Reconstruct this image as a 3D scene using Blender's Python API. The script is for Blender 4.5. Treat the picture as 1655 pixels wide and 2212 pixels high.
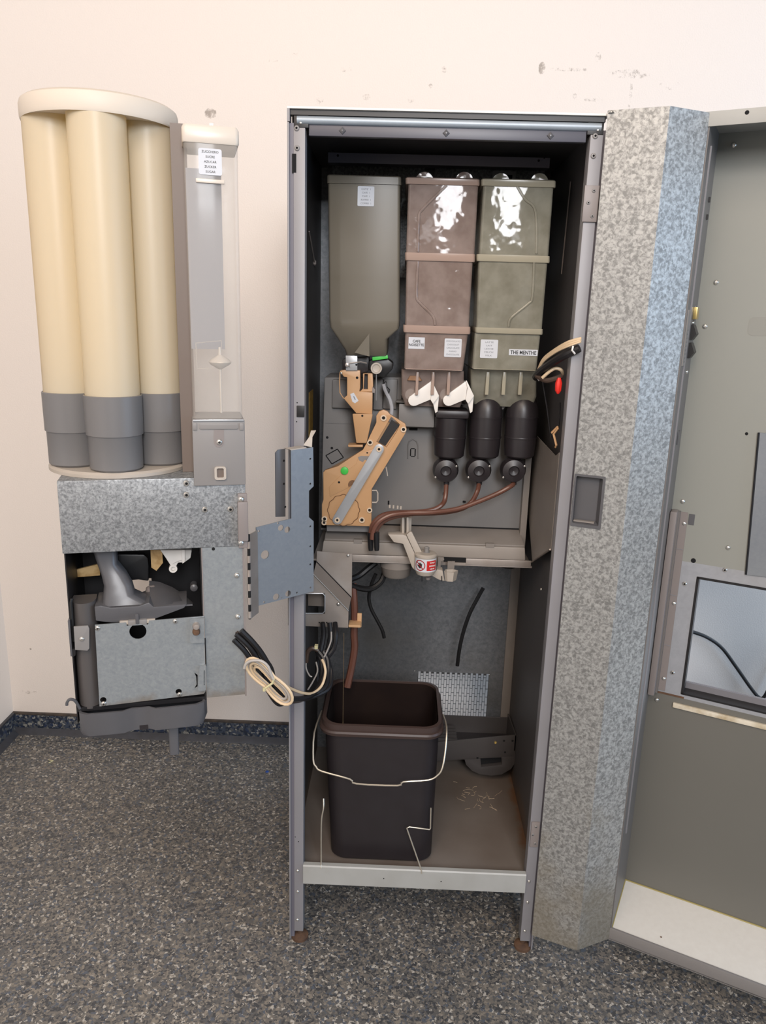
import bpy, math, random
from math import sin, cos, pi, radians, sqrt, atan2
from mathutils import Vector, Matrix
from mathutils.geometry import tessellate_polygon

random.seed(7)
for o in list(bpy.data.objects):
    bpy.data.objects.remove(o)
scene = bpy.context.scene
C = scene.collection

# ------------------------------------------------------------------ camera
FPX, CX, CY = 1660.0, 827.5, 1106.0
PITCH, YAW, ROLL = 0.25284785948975347, -0.019701247324196657, -0.029040222285950344
CAM = Vector((0.20894252, -1.41649720, 1.36739203))
def cam_axes():
    cp, sp, cy, sy, cr, sr = cos(PITCH), sin(PITCH), cos(YAW), sin(YAW), cos(ROLL), sin(ROLL)
    Rr = Matrix(((cr, 0, sr), (0, 1, 0), (-sr, 0, cr)))
    Rp = Matrix(((1, 0, 0), (0, cp, sp), (0, -sp, cp)))
    Ry = Matrix(((cy, sy, 0), (-sy, cy, 0), (0, 0, 1)))
    M = Ry @ Rp @ Rr
    return M @ Vector((1, 0, 0)), M @ Vector((0, 0, 1)), M @ Vector((0, 1, 0))
RT, UP, FW = cam_axes()
camd = bpy.data.cameras.new('camera')
camd.sensor_fit = 'HORIZONTAL'; camd.sensor_width = 36.0; camd.lens = 36.0 * FPX / 1655.0
camd.clip_start = 0.05
cam = bpy.data.objects.new('camera', camd); C.objects.link(cam)
cam.matrix_world = Matrix(((RT.x, UP.x, -FW.x, CAM.x), (RT.y, UP.y, -FW.y, CAM.y), (RT.z, UP.z, -FW.z, CAM.z), (0, 0, 0, 1)))
scene.camera = cam

# ------------------------------------------------------------------ world, lights, exposure
w = bpy.data.worlds.new('room_light'); scene.world = w; w.use_nodes = True
bg = w.node_tree.nodes['Background']
bg.inputs[0].default_value = (1.0, 0.90, 0.81, 1); bg.inputs[1].default_value = 0.27
def area(name, loc, target, sx, sy, power, col):
    l = bpy.data.lights.new(name, 'AREA'); l.shape = 'RECTANGLE'; l.size = sx; l.size_y = sy
    l.energy = power; l.color = col
    o = bpy.data.objects.new(name, l); C.objects.link(o)
    o.location = loc
    o.rotation_euler = (Vector(target) - Vector(loc)).to_track_quat('-Z', 'Y').to_euler()
    return o
area('window_daylight', (0.70, -3.4, 2.40), (0.45, 0.3, 1.2), 0.75, 1.0, 84, (0.96, 0.97, 1.0))
area('side_window_daylight', (3.5, -1.1, 1.6), (0.5, -0.2, 1.1), 2.6, 1.5, 54, (0.43, 0.68, 1.0))
area('rear_gap_fill', (3.5, 0.42, 1.4), (0.4, 0.68, 0.7), 0.7, 1.8, 52, (0.74, 0.87, 1.0))  # added fill light, brightens the gap behind the cabinet and its vent slots
area('ceiling_lamp', (-0.2, -2.1, 2.85), (-0.3, -0.3, 0.7), 1.3, 1.3, 42, (1.0, 0.82, 0.67))
scene.cycles.max_bounces = 5; scene.cycles.diffuse_bounces = 2; scene.cycles.glossy_bounces = 2; scene.cycles.transparent_max_bounces = 8
scene.cycles.caustics_reflective = False; scene.cycles.caustics_refractive = False
scene.view_settings.view_transform = 'Standard'
scene.view_settings.look = 'None'
scene.view_settings.exposure = -0.06
scene.view_settings.gamma = 1.0
scene.view_settings.use_curve_mapping = False

# ------------------------------------------------------------------ frames and pixel helpers
def ray(px, py):
    return FW + RT * ((px - CX) / FPX) - UP * ((py - CY) / FPX)
def P(px, py, Y):
    d = ray(px, py); return CAM + d * ((Y - CAM.y) / d.y)
def PXZ(px, py, Y):
    p = P(px, py, Y); return (p.x, p.z)
def PZ(px, py, Z):
    d = ray(px, py); return CAM + d * ((Z - CAM.z) / d.z)
def atX(px, py, X):
    d = ray(px, py); return CAM + d * ((X - CAM.x) / d.x)
class Frame:
    """a vertical plane: a along u, b along n (towards the room), z up"""
    def __init__(s, o, u, n):
        s.o = Vector((o[0], o[1], 0)); s.u = Vector((u[0], u[1], 0)).normalized(); s.n = Vector((n[0], n[1], 0)).normalized()
    def __call__(s, a, b, z):
        return s.o + s.u * a + s.n * b + Vector((0, 0, z))
    def px(s, x, y, b=0.0):
        d = ray(x, y); q = s.o + s.n * b
        p = CAM + d * (((q - CAM).dot(s.n)) / d.dot(s.n))
        return ((p - s.o).dot(s.u), p.z)
W0 = Frame((0, 0), (1, 0), (0, -1))       # cabinet front plane, b towards the camera
TH = radians(15.6)
U = Frame((-0.055, -0.115), (-cos(TH), -sin(TH)), (sin(TH), -cos(TH)))   # swung-out dispenser
DA = radians(26.6)
D = Frame((0.702, -0.010), (cos(DA), -sin(DA)), (-sin(DA), -cos(DA)))   # open door
HP = Frame((0.052, -0.004), (-0.77, -0.638), (0.638, -0.77))            # carrier plate

# ------------------------------------------------------------------ mesh builder
def catmull(pts, k=6, closed=False):
    pts = [Vector(p) for p in pts]; out = []
    n = len(pts); rng = n if closed else n - 1
    for i in range(rng):
        if closed:
            p0, p1, p2, p3 = pts[i - 1], pts[i], pts[(i + 1) % n], pts[(i + 2) % n]
        else:
            p0, p1, p2, p3 = pts[max(i - 1, 0)], pts[i], pts[i + 1], pts[min(i + 2, n - 1)]
        for j in range(k):
            t = j / k
            out.append(0.5 * ((2 * p1) + (p2 - p0) * t + (2 * p0 - 5 * p1 + 4 * p2 - p3) * t * t + (3 * p1 - p0 - 3 * p2 + p3) * t ** 3))
    if not closed: out.append(pts[-1])
    return out
def rrect(x0, x1, y0, y1, r, k=5):
    pts = []
    for (cx, cy, a0) in ((x1 - r, y1 - r, 0), (x0 + r, y1 - r, 90), (x0 + r, y0 + r, 180), (x1 - r, y0 + r, 270)):
        for i in range(k + 1):
            a = radians(a0 + 90 * i / k); pts.append((cx + r * cos(a), cy + r * sin(a)))
    return pts
def circ(cx, cy, r, n=16, a0=0, a1=360):
    if a1 - a0 >= 360: return [(cx + r * cos(2 * pi * i / n), cy + r * sin(2 * pi * i / n)) for i in range(n)]
    return [(cx + r * cos(radians(a0 + (a1 - a0) * i / n)), cy + r * sin(radians(a0 + (a1 - a0) * i / n))) for i in range(n + 1)]

class MB:
    def __init__(s, fr=None): s.v = []; s.f = []; s.m = []; s.fr = fr; s.mi = 0
    def add(s, vs, fs):
        k = len(s.v)
        for p in vs:
            s.v.append(s.fr(*p) if s.fr else Vector(p))
        for f in fs: s.f.append([i + k for i in f]); s.m.append(s.mi)
        return s
    def box(s, x0, x1, y0, y1, z0, z1):
        vs = [(x, y, z) for z in (z0, z1) for y in (y0, y1) for x in (x0, x1)]
        return s.add(vs, [(0, 2, 3, 1), (4, 5, 7, 6), (0, 1, 5, 4), (2, 6, 7, 3), (0, 4, 6, 2), (1, 3, 7, 5)])
    def prism(s, poly, c0, c1, axis='y', holes=()):
        loops = [list(poly)] + [list(h) for h in holes]
        flat = [p for l in loops for p in l]; n = len(flat)
        def mk(p, c):
            return (p[0], c, p[1]) if axis == 'y' else ((p[0], p[1], c) if axis == 'z' else (c, p[0], p[1]))
        tris = tessellate_polygon([[Vector((p[0], p[1], 0)) for p in l] for l in loops])
        fs = [tuple(t) for t in tris] + [tuple(i + n for i in reversed(t)) for t in tris]
        k = 0
        for l in loops:
            m = len(l)
            for i in range(m):
                j = (i + 1) % m; fs.append((k + i, k + j, k + j + n, k + i + n))
            k += m
        return s.add([mk(p, c0) for p in flat] + [mk(p, c1) for p in flat], fs)
    def loft(s, rings, cap0=True, cap1=True, closed=True):
        n = len(rings[0]); vs = [p for r in rings for p in r]; fs = []
        for i in range(len(rings) - 1):
            for j in range(n if closed else n - 1):
                k = (j + 1) % n; fs.append((i * n + j, i * n + k, (i + 1) * n + k, (i + 1) * n + j))
        if cap0: fs.append(tuple(range(n))[::-1])
        if cap1: fs.append(tuple((len(rings) - 1) * n + j for j in range(n)))
        return s.add(vs, fs)
    def lathe(s, prof, c=(0, 0, 0), n=24, axis='z', cap0=True, cap1=True):
        rings = []
        for r, h in prof:
            ring = []
            for i in range(n):
                a = 2 * pi * i / n; x, y = r * cos(a), r * sin(a)
                ring.append((c[0] + x, c[1] + y, c[2] + h) if axis == 'z' else ((c[0] + x, c[1] + h, c[2] + y) if axis == 'y' else (c[0] + h, c[1] + x, c[2] + y)))
            rings.append(ring)
        return s.loft(rings, cap0, cap1)
    def cyl(s, p0, p1, r0, r1=None, n=14):
        return s.tube([p0, p1], r0, n, r1)
    def tube(s, pts, r, n=8, r1=None, closed=False, flat=1.0):
        pts = [Vector(p) for p in pts]
        rings = []; m = len(pts); prev = None
        for i, p in enumerate(pts):
            if closed: t = pts[(i + 1) % m] - pts[i - 1]
            else: t = pts[min(i + 1, m - 1)] - pts[max(i - 1, 0)]
            t.normalize()
            if prev is None:
                a = Vector((0, 0, 1)) if abs(t.z) < 0.9 else Vector((1, 0, 0))
                x = t.cross(a).normalized()
            else:
                x = (prev - t * prev.dot(t)).normalized()
            prev = x; y = t.cross(x)
            rr = r if r1 is None else r + (r1 - r) * i / (m - 1)
            rings.append([tuple(p + x * (rr * cos(2 * pi * j / n)) + y * (rr * flat * sin(2 * pi * j / n))) for j in range(n)])
        if closed: rings.append(rings[0])
        return s.loft(rings, not closed, not closed)
    def build(s, name, mat, parent=None, bevel=0.0, smooth=True, kind=None, label=None, ang=35):
        root = parent
        while root is not None and root.parent is not None: root = root.parent
        if root is not None: off = root.location.copy(); loc = None
        else:
            lo = Vector((min(v[i] for v in s.v) for i in range(3))); hi = Vector((max(v[i] for v in s.v) for i in range(3)))
            off = Vector(((lo.x + hi.x) / 2, (lo.y + hi.y) / 2, lo.z)); loc = off
        me = bpy.data.meshes.new(name)
        me.from_pydata([tuple(v - off) for v in s.v], [], s.f)
        import bmesh
        bm = bmesh.new(); bm.from_mesh(me)
        bmesh.ops.recalc_face_normals(bm, faces=bm.faces)
        if bevel:
            es = [e for e in bm.edges if len(e.link_faces) == 2 and e.calc_face_angle(0) > radians(40)]
            bmesh.ops.bevel(bm, geom=es, offset=bevel, segments=2, profile=0.6, affect='EDGES', clamp_overlap=True)
        bm.to_mesh(me); bm.free()
        mats = mat if isinstance(mat, (list, tuple)) else [mat]
        for m in mats: me.materials.append(m)
        if len(mats) > 1 and not bevel: me.polygons.foreach_set('material_index', s.m)
        if smooth:
            me.polygons.foreach_set('use_smooth', [True] * len(me.polygons)); me.set_sharp_from_angle(angle=radians(ang))
        o = bpy.data.objects.new(name, me); C.objects.link(o)
        if parent is not None: o.parent = parent
        if loc is not None: o.location = loc
        if kind: o['kind'] = kind
        if label: o['label'] = label
        return o
def tag(o, label, cat, group=None):
    o['label'] = label; o['category'] = cat
    if group: o['group'] = group
    return o
def thing(name, label, cat, loc, group=None):
    o = bpy.data.objects.new(name, None); C.objects.link(o); o.location = loc; o.empty_display_size = 0.05
    return tag(o, label, cat, group)
def root_of(p):
    while p.parent is not None: p = p.parent
    return p

# ------------------------------------------------------------------ materials
def mat(name, col, rough=0.5, metal=0.0, noise=None, bump=None, alpha=1.0, spec=0.5, coat=0.0, trans=0.0, sss=0.0, scale=(1, 1, 1)):
    """noise = (scale, amount, second colour); bump = (scale, strength)"""
    m = bpy.data.materials.new(name); m.use_nodes = True
    nt = m.node_tree; b = nt.nodes['Principled BSDF']
    b.inputs['Base Color'].default_value = (*col, 1); b.inputs['Roughness'].default_value = rough
    b.inputs['Metallic'].default_value = metal; b.inputs['Alpha'].default_value = alpha
    b.inputs['Specular IOR Level'].default_value = spec; b.inputs['Coat Weight'].default_value = coat
    b.inputs['Transmission Weight'].default_value = trans
    if sss:
        b.inputs['Subsurface Weight'].default_value = sss; b.inputs['Subsurface Radius'].default_value = (0.02, 0.015, 0.01)
    tc = nt.nodes.new('ShaderNodeTexCoord'); mp = nt.nodes.new('ShaderNodeMapping')
    mp.inputs['Scale'].default_value = scale
    nt.links.new(tc.outputs['Object'], mp.inputs[0])
    if noise:
        n = nt.nodes.new('ShaderNodeTexNoise'); n.inputs['Scale'].default_value = noise[0]; n.inputs['Detail'].default_value = 5
        nt.links.new(mp.outputs[0], n.inputs['Vector'])
        r = nt.nodes.new('ShaderNodeValToRGB'); r.color_ramp.elements[0].position = 0.5 - noise[1]; r.color_ramp.elements[1].position = 0.5 + noise[1]
        r.color_ramp.elements[0].color = (*noise[2], 1); r.color_ramp.elements[1].color = (*col, 1)
        nt.links.new(n.outputs['Fac'], r.inputs[0]); nt.links.new(r.outputs[0], b.inputs['Base Color'])
    if bump:
        n = nt.nodes.new('ShaderNodeTexNoise'); n.inputs['Scale'].default_value = bump[0]; n.inputs['Detail'].default_value = 4
        nt.links.new(mp.outputs[0], n.inputs['Vector'])
        bp = nt.nodes.new('ShaderNodeBump'); bp.inputs['Strength'].default_value = bump[1]; bp.inputs['Distance'].default_value = bump[2] if len(bump) > 2 else 0.002
        nt.links.new(n.outputs['Fac'], bp.inputs['Height']); nt.links.new(bp.outputs[0], b.inputs['Normal'])
    return m

def galvanised(name, dark, light, scale, metal=0.55, rough=0.42, contrast=0.22, stain=None):
    m = mat(name, light, rough, metal); nt = m.node_tree; b = nt.nodes['Principled BSDF']
    tc = nt.nodes.new('ShaderNodeTexCoord')
    n1 = nt.nodes.new('ShaderNodeTexNoise'); n1.inputs['Scale'].default_value = scale; n1.inputs['Detail'].default_value = 2.5; n1.inputs['Roughness'].default_value = 0.65; n1.inputs['Distortion'].default_value = 0.6
    nt.links.new(tc.outputs['Object'], n1.inputs['Vector'])
    vo = nt.nodes.new('ShaderNodeTexVoronoi'); vo.inputs['Scale'].default_value = scale * 1.5
    nt.links.new(tc.outputs['Object'], vo.inputs['Vector'])
    sep = nt.nodes.new('ShaderNodeSeparateColor'); nt.links.new(vo.outputs['Color'], sep.inputs[0])
    av = nt.nodes.new('ShaderNodeMath'); av.operation = 'MULTIPLY_ADD'; av.inputs[1].default_value = 0.12
    nt.links.new(sep.outputs[0], av.inputs[0])
    sc = nt.nodes.new('ShaderNodeMath'); sc.operation = 'MULTIPLY'; sc.inputs[1].default_value = 0.88
    nt.links.new(n1.outputs['Fac'], sc.inputs[0]); nt.links.new(sc.outputs[0], av.inputs[2])
    r = nt.nodes.new('ShaderNodeValToRGB'); r.color_ramp.elements[0].position = 0.5 - contrast; r.color_ramp.elements[1].position = 0.5 + contrast
    r.color_ramp.elements[0].color = (*dark, 1); r.color_ramp.elements[1].color = (*light, 1)
    nt.links.new(av.outputs[0], r.inputs[0])
    out = r.outputs[0]
    if stain:
        n3 = nt.nodes.new('ShaderNodeTexNoise'); n3.inputs['Scale'].default_value = 4; n3.inputs['Detail'].default_value = 6
        nt.links.new(tc.outputs['Object'], n3.inputs['Vector'])
        rr = nt.nodes.new('ShaderNodeMapRange'); rr.inputs[1].default_value = 0.5; rr.inputs[2].default_value = 0.75; rr.inputs[4].default_value = 0.6
        nt.links.new(n3.outputs['Fac'], rr.inputs[0])
        mx = nt.nodes.new('ShaderNodeMix'); mx.data_type = 'RGBA'; mx.inputs[7].default_value = (*stain, 1)
        nt.links.new(rr.outputs[0], mx.inputs[0]); nt.links.new(out, mx.inputs[6]); out = mx.outputs[2]
    nt.links.new(out, b.inputs['Base Color'])
    rg = nt.nodes.new('ShaderNodeMapRange'); rg.inputs[3].default_value = rough + 0.1; rg.inputs[4].default_value = rough - 0.08
    nt.links.new(av.outputs[0], rg.inputs[0]); nt.links.new(rg.outputs[0], b.inputs['Roughness'])
    return m

def chips(name, ramp, scale=150, rough=0.45):
    """vinyl with coloured flakes"""
    m = mat(name, (0.15, 0.15, 0.15), rough); nt = m.node_tree; b = nt.nodes['Principled BSDF']
    tc = nt.nodes.new('ShaderNodeTexCoord')
    n1 = nt.nodes.new('ShaderNodeTexNoise'); n1.inputs['Scale'].default_value = scale * 0.7; n1.inputs['Detail'].default_value = 2
    nt.links.new(tc.outputs['Object'], n1.inputs['Vector'])
    mixv = nt.nodes.new('ShaderNodeMix'); mixv.data_type = 'VECTOR'; mixv.inputs['Factor'].default_value = 0.014
    nt.links.new(tc.outputs['Object'], mixv.inputs[4]); nt.links.new(n1.outputs['Color'], mixv.inputs[5])
    vo = nt.nodes.new('ShaderNodeTexVoronoi'); vo.inputs['Scale'].default_value = scale
    nt.links.new(mixv.outputs[1], vo.inputs['Vector'])
    sep = nt.nodes.new('ShaderNodeSeparateColor'); nt.links.new(vo.outputs['Color'], sep.inputs[0])
    r = nt.nodes.new('ShaderNodeValToRGB'); r.color_ramp.interpolation = 'CONSTANT'
    els = r.color_ramp.elements
    els[0].position = 0; els[0].color = (*ramp[0][1], 1); els[1].position = ramp[1][0]; els[1].color = (*ramp[1][1], 1)
    for p, c in ramp[2:]:
        e = els.new(p); e.color = (*c, 1)
    nt.links.new(sep.outputs[0], r.inputs[0])
    n2 = nt.nodes.new('ShaderNodeTexNoise'); n2.inputs['Scale'].default_value = 1.1; n2.inputs['Detail'].default_value = 3
    nt.links.new(tc.outputs['Object'], n2.inputs['Vector'])
    rr = nt.nodes.new('ShaderNodeMapRange'); rr.inputs[1].default_value = 0.3; rr.inputs[2].default_value = 0.7; rr.inputs[3].default_value = 0.85; rr.inputs[4].default_value = 1.12
    nt.links.new(n2.outputs['Fac'], rr.inputs[0])
    mx = nt.nodes.new('ShaderNodeMix'); mx.data_type = 'RGBA'; mx.blend_type = 'MULTIPLY'; mx.inputs[0].default_value = 1
    nt.links.new(r.outputs[0], mx.inputs[6]); nt.links.new(rr.outputs[0], mx.inputs[7])
    nt.links.new(mx.outputs[2], b.inputs['Base Color'])
    return m

def wall_mat(name, col, scuffs):
    m = mat(name, col, 0.75, bump=(260, 0.25)); nt = m.node_tree; b = nt.nodes['Principled BSDF']
    g = nt.nodes.new('ShaderNodeNewGeometry')
    n = nt.nodes.new('ShaderNodeTexNoise'); n.inputs['Scale'].default_value = 60; n.inputs['Detail'].default_value = 6; n.inputs['Roughness'].default_value = 0.75
    nt.links.new(g.outputs['Position'], n.inputs['Vector'])
    total = None
    for (x, y, z, sx, sz, th) in scuffs:
        sub = nt.nodes.new('ShaderNodeVectorMath'); sub.operation = 'SUBTRACT'; sub.inputs[1].default_value = (x, y, z)
        nt.links.new(g.outputs['Position'], sub.inputs[0])
        mul = nt.nodes.new('ShaderNodeVectorMath'); mul.operation = 'MULTIPLY'; mul.inputs[1].default_value = (1 / sx, 0, 1 / sz)
        nt.links.new(sub.outputs[0], mul.inputs[0])
        ln = nt.nodes.new('ShaderNodeVectorMath'); ln.operation = 'LENGTH'; nt.links.new(mul.outputs[0], ln.inputs[0])
        mr = nt.nodes.new('ShaderNodeMapRange'); mr.inputs[1].default_value = 1.0; mr.inputs[2].default_value = 0.5; mr.inputs[3].default_value = -0.3; mr.inputs[4].default_value = th
        nt.links.new(ln.outputs['Value'], mr.inputs[0])
        if total is None: total = mr.outputs[0]
        else:
            mm = nt.nodes.new('ShaderNodeMath'); mm.operation = 'MAXIMUM'
            nt.links.new(total, mm.inputs[0]); nt.links.new(mr.outputs[0], mm.inputs[1]); total = mm.outputs[0]
    ad = nt.nodes.new('ShaderNodeMath'); ad.operation = 'ADD'; nt.links.new(total, ad.inputs[0]); nt.links.new(n.outputs['Fac'], ad.inputs[1])
    mr = nt.nodes.new('ShaderNodeMapRange'); mr.inputs[1].default_value = 0.64; mr.inputs[2].default_value = 0.80; mr.inputs[4].default_value = 0.75
    nt.links.new(ad.outputs[0], mr.inputs[0])
    mx = nt.nodes.new('ShaderNodeMix'); mx.data_type = 'RGBA'; mx.inputs[6].default_value = (*col, 1); mx.inputs[7].default_value = (0.28, 0.23, 0.19, 1)
    nt.links.new(mr.outputs[0], mx.inputs[0]); nt.links.new(mx.outputs[2], b.inputs['Base Color'])
    return m

def translucent(name, col, through=0.3, rough=0.2, bump=None, noise=None):
    m = mat(name, col, rough, bump=bump, noise=noise); nt = m.node_tree; b = nt.nodes['Principled BSDF']
    out = [n for n in nt.nodes if n.type == 'OUTPUT_MATERIAL'][0]
    tr = nt.nodes.new('ShaderNodeBsdfTransparent'); mx = nt.nodes.new('ShaderNodeMixShader'); mx.inputs[0].default_value = through
    nt.links.new(b.outputs[0], mx.inputs[1]); nt.links.new(tr.outputs[0], mx.inputs[2]); nt.links.new(mx.outputs[0], out.inputs[0])
    return m
def backlit(name, col, amount=0.4, rough=0.4, glow=None):
    """opaque plastic thin enough for light to glow through it"""
    m = mat(name, col, rough); nt = m.node_tree; b = nt.nodes['Principled BSDF']
    out = [n for n in nt.nodes if n.type == 'OUTPUT_MATERIAL'][0]
    tl = nt.nodes.new('ShaderNodeBsdfTranslucent'); tl.inputs[0].default_value = (*(glow or col), 1)
    mx = nt.nodes.new('ShaderNodeMixShader'); mx.inputs[0].default_value = amount
    nt.links.new(b.outputs[0], mx.inputs[1]); nt.links.new(tl.outputs[0], mx.inputs[2]); nt.links.new(mx.outputs[0], out.inputs[0])
    return m

FL = [(0, (0.060, 0.062, 0.066)), (0.22, (0.115, 0.112, 0.108)), (0.48, (0.175, 0.16, 0.14)), (0.70, (0.25, 0.222, 0.185)), (0.84, (0.10, 0.115, 0.14)), (0.93, (0.47, 0.44, 0.39))]
M = {}
M['floor'] = chips('floor_vinyl', FL, 210, 0.42)
M['skirting'] = chips('skirting_vinyl', [(0, (0.018, 0.026, 0.045)), (0.35, (0.05, 0.065, 0.095)), (0.6, (0.10, 0.105, 0.11)), (0.82, (0.025, 0.04, 0.085)), (0.9, (0.27, 0.27, 0.25))], 150, 0.45)
M['strip'] = mat('dark_strip', (0.045, 0.048, 0.06), 0.5, noise=(40, 0.3, (0.03, 0.03, 0.035)))
M['grime'] = mat('grimy_edge', (0.10, 0.075, 0.055), 0.8, noise=(30, 0.2, (0.03, 0.028, 0.03)))
M['paint'] = mat('grey_cabinet_paint', (0.26, 0.255, 0.275), 0.42, noise=(7, 0.35, (0.225, 0.218, 0.225)), bump=(900, 0.06))
M['paint_shaded'] = mat('shaded_grey_paint', (0.095, 0.09, 0.092), 0.5, noise=(5, 0.3, (0.07, 0.064, 0.064)))  # cabinet grey with the interior's shade put into the colour
M['paint_light'] = mat('pale_grey_paint', (0.42, 0.425, 0.41), 0.45, noise=(14, 0.3, (0.34, 0.335, 0.31)))
M['white_edge'] = mat('white_top_paint', (0.8, 0.78, 0.74), 0.5)
M['bluebar'] = mat('rail_steel', (0.36, 0.41, 0.46), 0.45, 0.3, noise=(30, 0.3, (0.31, 0.355, 0.40)))
M['fascia'] = mat('fascia_grey', (0.075, 0.075, 0.095), 0.4)
M['groove'] = mat('groove_grey', (0.16, 0.155, 0.19), 0.45)
M['guard'] = mat('guard_brown_grey', (0.085, 0.077, 0.075), 0.4)
M['grille'] = mat('backlit_dark_zinc', (0.05, 0.05, 0.052), 0.7)  # rear sheet metal coloured dark so the bars read as backlit
M['drip'] = mat('warm_dark_plastic', (0.062, 0.056, 0.055), 0.42)
M['black'] = mat('black_plastic', (0.012, 0.011, 0.012), 0.45)
M['hole'] = mat('dark_void', (0.004, 0.004, 0.005), 0.9)
M['rubber'] = mat('black_rubber', (0.010, 0.010, 0.011), 0.38)
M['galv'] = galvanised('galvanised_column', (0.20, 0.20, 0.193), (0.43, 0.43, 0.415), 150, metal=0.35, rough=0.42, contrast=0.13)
M['galv_unit'] = galvanised('galvanised_box', (0.17, 0.178, 0.185), (0.38, 0.392, 0.40), 200, metal=0.4, rough=0.42, contrast=0.14)
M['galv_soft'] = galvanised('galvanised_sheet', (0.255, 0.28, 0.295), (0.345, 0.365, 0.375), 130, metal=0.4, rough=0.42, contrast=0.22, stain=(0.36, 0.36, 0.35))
M['galv_plate'] = galvanised('carrier_plate_zinc', (0.225, 0.243, 0.268), (0.27, 0.29, 0.315), 90, metal=0.45, rough=0.4, contrast=0.3, stain=(0.33, 0.35, 0.36))
M['galv_back'] = galvanised('rear_sheet_zinc', (0.18, 0.19, 0.205), (0.28, 0.29, 0.305), 110, metal=0.65, rough=0.34, contrast=0.2, stain=(0.22, 0.20, 0.17))
M['steel'] = mat('bright_steel', (0.52, 0.53, 0.54), 0.33, 0.5, noise=(30, 0.4, (0.42, 0.43, 0.45)))
M['steel_brown'] = mat('stained_steel', (0.56, 0.52, 0.49), 0.38, 0.6, noise=(14, 0.25, (0.38, 0.31, 0.26)))
M['screw'] = mat('screw_metal', (0.72, 0.70, 0.66), 0.25, 0.9)
M['rust'] = mat('rust', (0.16, 0.085, 0.045), 0.85, noise=(60, 0.3, (0.06, 0.035, 0.025)))
M['tray'] = mat('tray_stained', (0.20, 0.172, 0.15), 0.42, noise=(6, 0.25, (0.13, 0.10, 0.08)))
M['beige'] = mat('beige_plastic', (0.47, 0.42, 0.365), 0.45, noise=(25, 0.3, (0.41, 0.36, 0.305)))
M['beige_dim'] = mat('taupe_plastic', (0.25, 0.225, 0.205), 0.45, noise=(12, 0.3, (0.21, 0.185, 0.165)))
M['panel'] = mat('grey_panel_plastic', (0.205, 0.20, 0.197), 0.45, noise=(9, 0.35, (0.18, 0.172, 0.168)))
M['tan'] = mat('tan_plastic', (0.55, 0.325, 0.165), 0.4, noise=(16, 0.3, (0.49, 0.28, 0.135)))
M['tan_dark'] = mat('brown_groove', (0.17, 0.085, 0.04), 0.5)
M['base'] = mat('base_taupe_plastic', (0.33, 0.295, 0.265), 0.45, noise=(12, 0.3, (0.28, 0.245, 0.215)))
M['boss'] = mat('pale_tan_plastic', (0.66, 0.52, 0.38), 0.4)
M['steel_dim'] = mat('brown_stained_steel', (0.33, 0.28, 0.24), 0.4, 0.5, noise=(10, 0.3, (0.24, 0.19, 0.155)))
M['smudge'] = mat('tape_residue', (0.25, 0.25, 0.225), 0.5)
M['white_plastic'] = mat('white_plastic', (0.80, 0.77, 0.73), 0.4)
M['green'] = mat('green_plastic', (0.06, 0.50, 0.07), 0.4)
M['mixer'] = mat('brown_black_plastic', (0.022, 0.018, 0.020), 0.38)
M['hose'] = mat('brown_hose', (0.16, 0.07, 0.05), 0.3, noise=(14, 0.3, (0.11, 0.045, 0.03)))
M['bucket'] = mat('bucket_plastic', (0.020, 0.016, 0.018), 0.48, noise=(30, 0.3, (0.016, 0.012, 0.013)))
M['bucket_in'] = mat('bucket_coffee_stain', (0.016, 0.009, 0.007), 0.8, noise=(12, 0.25, (0.009, 0.005, 0.005)), spec=0.15)
M['rim'] = mat('bucket_rim_plastic', (0.055, 0.035, 0.03), 0.45)
M['wire'] = mat('galvanised_wire', (0.62, 0.56, 0.46), 0.35, 0.75)
M['grey_plastic'] = mat('grey_plastic', (0.105, 0.105, 0.113), 0.34, noise=(9, 0.3, (0.085, 0.083, 0.088)))
M['grey_mid'] = mat('mid_grey_plastic', (0.235, 0.222, 0.215), 0.42)
M['grey_cup'] = mat('cup_collar_grey', (0.165, 0.16, 0.16), 0.34)
M['brown_grey'] = mat('brownish_grey_plastic', (0.235, 0.205, 0.195), 0.45)
M['cream'] = backlit('cream_tube_plastic', (0.80, 0.715, 0.555), 0.42, 0.38, (0.95, 0.77, 0.36))
M['cream_lid'] = backlit('cream_lid_plastic', (0.80, 0.72, 0.62), 0.25, 0.5)
M['yellow_core'] = mat('yellow_glow_plastic', (0.88, 0.68, 0.22), 0.4)  # yellow stands in for light glowing through between the tubes
M['sugar'] = translucent('clear_sugar_plastic', (0.60, 0.57, 0.53), 0.74, 0.12)
M['sugar_cap'] = translucent('clouded_cap_plastic', (0.70, 0.63, 0.55), 0.15, 0.3)
M['inner_grey'] = mat('inner_grey_board', (0.27, 0.265, 0.28), 0.5)
M['umber'] = mat('umber_paint', (0.15, 0.115, 0.095), 0.5)
M['hopper'] = translucent('smoky_hopper_plastic', (0.225, 0.20, 0.155), 0.34, 0.32, noise=(5, 0.4, (0.185, 0.16, 0.12)))
M['can_rose'] = translucent('rose_canister_plastic', (0.40, 0.315, 0.28), 0.36, 0.07, bump=(6, 0.5, 0.022), noise=(34, 0.16, (0.30, 0.225, 0.195)))
M['can_olive'] = translucent('olive_canister_plastic', (0.38, 0.365, 0.295), 0.36, 0.07, bump=(6, 0.5, 0.022), noise=(34, 0.16, (0.285, 0.27, 0.21)))
M['rim_rose'] = translucent('rose_rim_plastic', (0.44, 0.32, 0.265), 0.12, 0.22)
M['rim_olive'] = translucent('olive_rim_plastic', (0.41, 0.375, 0.285), 0.12, 0.22)
M['powder'] = mat('powder_residue', (0.36, 0.20, 0.11), 0.8, noise=(40, 0.3, (0.2, 0.11, 0.06)))
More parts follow.
